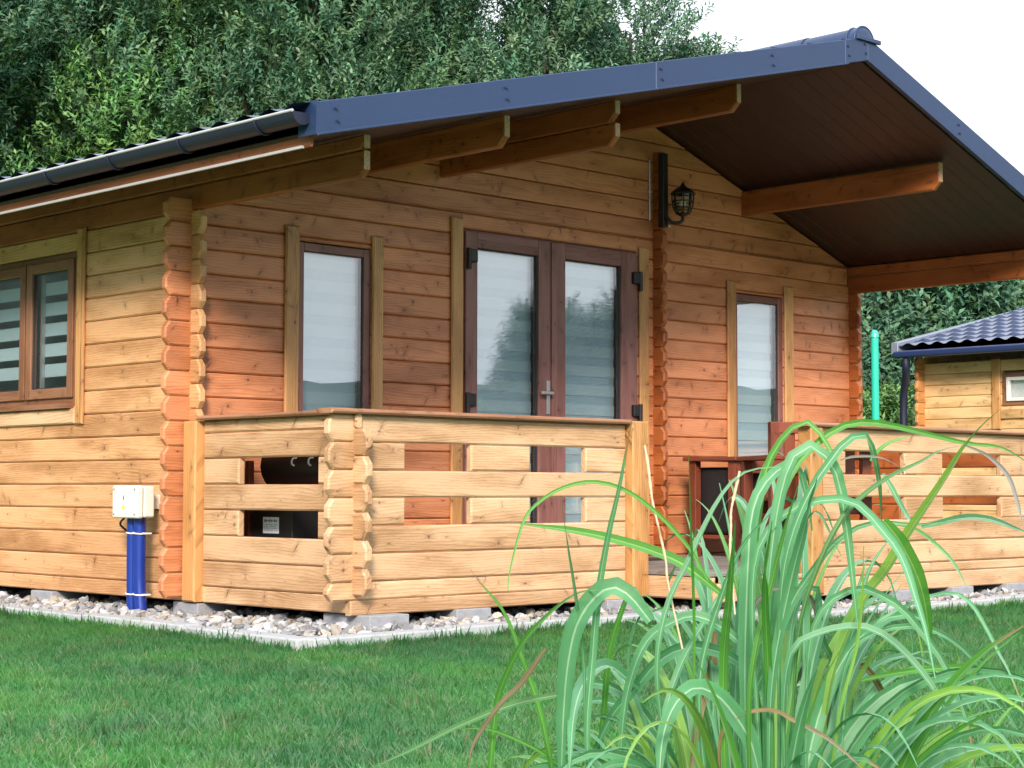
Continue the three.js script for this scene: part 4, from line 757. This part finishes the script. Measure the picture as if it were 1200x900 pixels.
// ------------------------------------------------------------------ tall ornamental grass in the foreground
{
  const PD = 2.1, b = at(890, 573, PD), plant = thing('ornamental_grass', 'tall clump of broad arching grass blades with pale midribs on the lawn', 'grass plant', [b.x, GY, b.z]);
  const inv = (v) => v.sub(plant.position);
  const veins = dataTex(128, 256, (i, j, o) => { const v = 0.80 + 0.12 * (0.5 + 0.5 * Math.sin(i * 0.9 + 2 * vnoise(i / 9, 0, 3))) + 0.12 * vnoise(i / 1.7, j / 70, 21, 0, 0) + 0.12 * (vnoise(i / 20, j / 22, 22) - 0.5); o[0] = v; o[1] = v; o[2] = v * 0.98; });
  const bladeMat = (r) => new THREE.MeshPhysicalMaterial({ map: veins, vertexColors: true, roughness: r, transmission: 0.38, thickness: 0, side: THREE.DoubleSide, clearcoat: 0.1, clearcoatRoughness: 0.5 });
  const mat = bladeMat(0.55);
  const tones = { b: [[0.115, 0.39, 0.175], [0.36, 0.60, 0.40]], g: [[0.10, 0.37, 0.05], [0.25, 0.51, 0.15]], y: [[0.22, 0.46, 0.07], [0.36, 0.58, 0.18]], d: [[0.07, 0.24, 0.06], [0.18, 0.38, 0.16]], t: [[0.30, 0.22, 0.09], [0.38, 0.30, 0.15]], p: [[0.20, 0.20, 0.15], [0.36, 0.36, 0.30]], k: [[0.16, 0.13, 0.05], [0.26, 0.24, 0.10]] };
  // points in space, full width, tone, taper at base and tip
  function blade(pts, w, tone, taper0 = 0.55, name = 'leaf', turn = null) {
    const c = new THREE.CatmullRomCurve3(pts, false, 'centripetal'), n = turn === null ? Math.max(16, Math.min(48, Math.round(c.getLength() * 75))) : 26, P = [], C = [], I = [], UV = [], [e, m] = tones[tone], tw0 = turn ?? rr(-0.25, 0.25), tw1 = tw0 + rr(-0.4, 0.4), off = rr(0, 50);
    const cols = [[-1, 0.2, 0], [-0.55, 0.09, 0], [-0.13, 0.01, 0], [-0.065, 0, 1], [0.065, 0, 1], [0.13, 0.01, 0], [0.55, 0.09, 0], [1, 0.2, 0]];
    for (let i = 0; i <= n; i++) {
      const t = i / n, q = c.getPointAt(t), T = c.getTangentAt(t), V = CAM.clone().sub(plant.position).sub(q).setY(0).normalize();
      const N = V.multiplyScalar(0.85).add(new THREE.Vector3(0, 0.45, 0)); N.addScaledVector(T, -N.dot(T)).normalize(); N.applyAxisAngle(T, tw0 + (tw1 - tw0) * t);
      const S = new THREE.Vector3().crossVectors(T, N).normalize();
      const prof = (taper0 < 0 ? 0.28 + 0.72 * THREE.MathUtils.smoothstep(t, -taper0 * 0.75, -taper0 + 0.22) : Math.min(1, taper0 + t * 2.6)) * Math.pow(Math.max(0, 1 - Math.pow(t, 2.4)), 0.75), hw = Math.max(0.0006, w / 2 * prof), wob = 0.06 * Math.sin(t * 17 + off);
      for (const [s, lift, rib] of cols) {
        const v = q.clone().addScaledVector(S, hw * (s + wob * Math.abs(s))).addScaledVector(N, hw * lift * 2.2); P.push(v.x, v.y, v.z); UV.push(s * 0.5 + 0.5, t * 1.5 + off);
        const str = 0.82 + 0.36 * hash(Math.round(s * 10) + 30, Math.round(off * 9), 8) * (0.6 + 0.4 * vnoise(t * 6 + off, s * 3, 9)), spot = (tone === 't' || tone === 'k') ? 0.65 + 0.6 * vnoise(t * 40 + off, s * 4, 12) : 1, dryTip = t > 0.95 && tone !== 't' && off < 5 ? 1 : 0;
        const src = rib ? m : e; C.push((dryTip ? 0.36 : src[0]) * str * spot, (dryTip ? 0.27 : src[1]) * str * spot, (dryTip ? 0.12 : src[2]) * str * spot);
      }
    }
    const k = cols.length; for (let i = 0; i < n; i++) for (let j = 0; j < k - 1; j++) { const a = i * k + j; I.push(a, a + 1, a + k, a + 1, a + k + 1, a + k); }
    const g = new THREE.BufferGeometry(); g.setAttribute('position', new THREE.Float32BufferAttribute(P, 3)); g.setAttribute('color', new THREE.Float32BufferAttribute(C, 3)); g.setAttribute('uv', new THREE.Float32BufferAttribute(UV, 2)); g.setIndex(I); g.computeVertexNormals();
    return mesh(name, g, mat, plant);
  }
  // blades followed from the photograph: [tone, width in px, base to tip ...]; foot true adds the way down to the clump's base
  const traced = [
    ['b', 13, 1, 690, 900, 695, 760, 702, 687, 712, 630, 726, 570, 740, 493],
    ['g', 12, 0, 850, 700, 800, 661, 765, 646, 720, 632, 665, 621, 608, 614],
    ['g', 5, 0, 830, 680, 807, 642, 765, 597, 727, 572, 690, 565, 652, 575, 622, 597, 612, 615, 597, 672, 595, 692],
    ['b', 6, 1, 690, 900, 684, 770, 675, 702, 665, 640, 657, 580],
    ['g', 5, 1, 815, 860, 813, 720, 810, 630, 807, 533],
    ['g', 10, 1, 655, 950, 645, 890, 630, 825, 610, 767, 590, 717, 560, 680, 551, 667],
    ['g', 10, 1, 570, 960, 575, 895, 582, 825, 595, 787, 615, 750, 647, 717, 677, 696, 710, 690],
    ['b', 23, 0, 762, 728, 735, 696, 717, 688, 697, 700, 677, 730, 666, 775, 661, 825, 657, 930],
    ['b', 16, 0, 748, 806, 735, 795, 712, 780, 688, 795, 674, 830, 667, 905],
    ['d', 8, 0, 670, 812, 615, 822, 575, 835, 535, 852, 490, 875, 436, 900],
    ['k', 7, 0, 640, 760, 610, 802, 587, 825, 562, 860, 552, 880, 549, 905],
    ['g', 4, 0, 660, 900, 635, 882, 602, 865, 570, 854, 540, 854],
    ['b', 14, 0, 885, 790, 850, 767, 815, 759, 790, 764, 767, 780, 742, 810, 722, 832, 705, 862, 686, 910],
    ['b', 13, 0, 880, 765, 840, 732, 812, 722, 790, 729, 767, 742, 752, 762, 737, 805, 730, 850, 726, 910],
    ['b', 21, 0, 888, 900, 880, 870, 860, 837, 840, 815, 817, 806, 800, 815, 785, 837, 776, 870, 772, 930],
    ['t', 10, 0, 838, 740, 832, 792, 822, 825, 815, 862, 808, 920],
    ['t', 10, 1, 850, 850, 902, 832, 930, 845, 955, 857, 982, 875, 1015, 905],
    ['b', 15, 1, 770, 780, 785, 702, 805, 662, 822, 625, 845, 582, 867, 557, 890, 549, 922, 547],
    ['b', 28, 1, 873, 790, 875, 702, 877, 655, 881, 605, 890, 577, 907, 555, 925, 544, 935, 548, 945, 580, 952, 622],
    ['g', 18, 1, 880, 700, 890, 590, 900, 545, 915, 517, 930, 501, 947, 495, 960, 507, 972, 527, 987, 560, 993, 600],
    ['b', 25, 1, 900, 690, 920, 560, 935, 530, 952, 523, 966, 533, 980, 555, 990, 605, 995, 642, 1002, 705, 1008, 760],
    ['g', 13, 1, 900, 640, 925, 560, 940, 536, 960, 517, 980, 502, 1005, 495, 1030, 496, 1060, 502, 1100, 512, 1135, 520, 1167, 523, 1185, 530, 1210, 546],
    ['b', 19, 1, 920, 660, 950, 575, 977, 535, 992, 517, 1012, 509, 1022, 525, 1029, 555, 1032, 580, 1033, 612],
    ['d', 12, 1, 940, 720, 985, 610, 1005, 587, 1030, 567, 1050, 555, 1080, 541, 1100, 529, 1134, 521],
    ['y', 20, 1, 975, 790, 1012, 702, 1037, 670, 1057, 637, 1080, 602, 1105, 565, 1130, 525, 1150, 500, 1174, 478],
    ['b', 20, 1, 890, 640, 930, 596, 955, 588, 992, 586, 1012, 597, 1032, 620, 1050, 642, 1062, 667, 1073, 702, 1085, 740, 1096, 795],
    ['b', 14, 1, 870, 860, 900, 775, 930, 702, 950, 672, 970, 645, 992, 625, 1017, 614, 1045, 612, 1067, 615, 1112, 611],
    ['b', 21, 1, 930, 760, 965, 741, 992, 735, 1020, 737, 1045, 752, 1075, 782, 1100, 817, 1120, 855, 1144, 912],
    ['b', 18, 1, 960, 720, 1005, 690, 1030, 697, 1055, 712, 1080, 740, 1105, 775, 1122, 812, 1135, 850, 1144, 905],
    ['b', 12, 1, 1000, 760, 1050, 735, 1085, 737, 1107, 745, 1130, 762, 1152, 787, 1175, 820, 1198, 865],
    ['b', 9, 1, 1010, 750, 1080, 703, 1115, 695, 1135, 705, 1152, 730, 1170, 765, 1182, 787, 1199, 828],
    ['g', 7, 0, 1000, 800, 1050, 789, 1125, 782, 1162, 785, 1206, 799],
    ['b', 16, 1, 930, 720, 945, 690, 957, 690, 962, 747, 975, 775, 985, 815, 993, 865],
    ['k', 17, 1, 980, 800, 1010, 780, 1027, 800, 1040, 825, 1052, 862, 1064, 912],
    ['p', 12, 1, 880, 720, 902, 691, 930, 690, 950, 702, 959, 730, 955, 755, 937, 792, 915, 835, 896, 880],
    ['g', 7, 0, 1030, 780, 1050, 797, 1075, 835, 1098, 890],
    ['g', 5, 0, 1050, 615, 1072, 620, 1095, 637, 1115, 657, 1132, 686],
    ['b', 6, 0, 1035, 555, 1042, 567, 1060, 600, 1069, 614],
    ['p', 4, 0, 985, 540, 997, 536, 1032, 537, 1067, 556], ['p', 5, 0, 1130, 522, 1150, 530, 1167, 542, 1182, 560, 1192, 587, 1198, 615],
    ['g', 5, 0, 1020, 540, 1032, 526, 1047, 517, 1067, 512], ['b', 8, 0, 1080, 618, 1112, 610, 1150, 607, 1204, 624],
    ['g', 17, 0, 1035, 610, 1048, 625, 1062, 648, 1080, 690, 1092, 762], ['y', 10, 1, 985, 830, 1003, 760, 1010, 700, 1012, 640],
    ['b', 17, 1, 985, 800, 1005, 720, 1020, 665, 1045, 628], ['b', 22, 1, 905, 800, 925, 690, 945, 610, 958, 560], ['g', 15, 1, 880, 800, 905, 680, 920, 620, 935, 570],
    ['d', 11, 1, 905, 760, 935, 640, 955, 600, 985, 650], ['b', 15, 1, 820, 800, 845, 700, 870, 640, 905, 600], ['g', 16, 1, 850, 900, 848, 780, 855, 700, 862, 610],
    ['g', 13, 1, 905, 900, 900, 780, 897, 690, 905, 610], ['b', 13, 1, 770, 900, 790, 800, 830, 720, 870, 660], ['g', 11, 1, 705, 900, 708, 830, 715, 760, 735, 700, 745, 690, 752, 715],
  ];
  for (const L of traced) {
    const [tone, w, foot] = L, px = L.slice(3), n = px.length / 2, d0 = PD + rr(-0.16, 0.16), d1 = d0 + rr(-0.28, 0.2), pts = [];
    if (foot) { const x = px[0], y = px[1]; const bx = 890 + (x - 890) * 0.35; for (const f of [0, 0.3, 0.62]) pts.push(inv(at(bx + (x - bx) * f, 1325 + (y - 1325) * f, PD + (d0 - PD) * f))); }
    for (let i = 0; i < n; i++) { const t = i / (n - 1); pts.push(inv(at(px[2 * i], px[2 * i + 1], d0 + (d1 - d0) * t * t))); }
    let fl = 0; if (foot) { let tot = 0; for (let i = 1; i < pts.length; i++) { const l = pts[i].distanceTo(pts[i - 1]); tot += l; if (i <= 3) fl += l; } fl /= tot; }
    blade(pts, w * 1.1 / FPX * d0, tone, foot ? -fl : 0.5, 'leaf');
  }
  // the rest of the clump
  // each blade leaves the clump upright and bends over more and more towards its tip; the clump leans and is highest to one side
  const env = [[-0.5, 0.32], [-0.27, 0.37], [-0.19, 0.48], [-0.11, 0.58], [-0.05, 0.69], [0.01, 0.74], [0.06, 0.78], [0.16, 0.75], [0.24, 0.60], [0.31, 0.48], [0.42, 0.34], [0.5, 0.3]];
  const roof = (l) => { for (let k = 1; k < env.length; k++) if (l < env[k][0]) { const [a, b] = env[k - 1], [c, d] = env[k]; return b + (d - b) * Math.max(0, (l - a) / (c - a)); } return 0.4; };
  for (let i = 0; i < 270; i++) {
    const a = rr(0, 6.283), tall = i % 2 === 0, r0 = 0.14 * Math.sqrt(rnd()), dir = a + rr(-0.8, 0.8), bend = tall ? rr(1.6, 3.0) : rr(0.6, 2.1), th0 = tall ? rr(0.0, 0.1) : rr(0.02, 0.25), w = rr(0.010, 0.025), pw = tall ? rr(2.4, 4.2) : rr(1.4, 2.4); let L = tall ? rr(0.95, 1.3) : rr(0.5, 1.15), pts;
    for (let tries = 0; tries < 14; tries++, L *= 0.93) {
      const p = new THREE.Vector3(Math.cos(a) * r0, 0, Math.sin(a) * r0); pts = [p.clone()]; let over = false;
      for (let k = 1; k <= 14; k++) { const th = th0 + bend * Math.pow(k / 14, pw); p.add(new THREE.Vector3(Math.cos(dir) * Math.sin(th), Math.cos(th), Math.sin(dir) * Math.sin(th)).multiplyScalar(L / 14)); if (p.y < 0.02) p.y = 0.02; pts.push(p.clone()); if (p.y > roof(p.dot(R0)) || p.dot(FH) < -0.3 || p.dot(R0) > 0.33) over = true; }
      if (!over) break;
    }
    blade(pts, w, i % 83 === 0 ? 't' : ['b', 'g', 'b', 'g', 'b', 'b', 'y', 'g'][i % 8], -0.3, 'leaf', rr(-1.0, 1.0));
  }
  const stemMat = std(0.16, 0.30, 0.08, 0.5);
  for (let i = 0; i < 16; i++) { const a = rr(0, 6.283), r = rr(0.02, 0.13), x = Math.cos(a) * r, z = Math.sin(a) * r, h = rr(0.16, 0.27); mesh('stem', tube([[x, 0, z], [x * 1.1, h * 0.5, z * 1.1], [x * 1.25, h, z * 1.25]], 0.0045, 10, 7), stemMat, plant); }
  const dry = std(0.62, 0.50, 0.36, 0.8);
  for (const px of [[800, 760, 782, 677, 780, 660, 772, 622, 765, 585, 760, 547, 755, 522], [862, 720, 856, 640, 856, 620, 857, 600, 862, 575, 867, 552]]) {
    const pts = []; for (let i = 0; i < px.length; i += 2) pts.push(inv(at(px[i] + rr(-0.8, 0.8), px[i + 1], PD - 0.1)));
    const g = tube(pts, 0.0016, 60, 6), p = g.attributes.position, c = new THREE.CatmullRomCurve3(pts);
    for (let i = 0; i <= 60; i++) { const q = c.getPointAt(i / 60), s = 0.75 + 0.7 * hash(i, 3, 5) * (i / 60); for (let j = 0; j <= 6; j++) { const k = i * 7 + j; p.setXYZ(k, q.x + (p.getX(k) - q.x) * s, q.y + (p.getY(k) - q.y) * s, q.z + (p.getZ(k) - q.z) * s); } }
    mesh('dry_stalk', g, dry, plant);
  }
}
renderer.render(scene, camera);
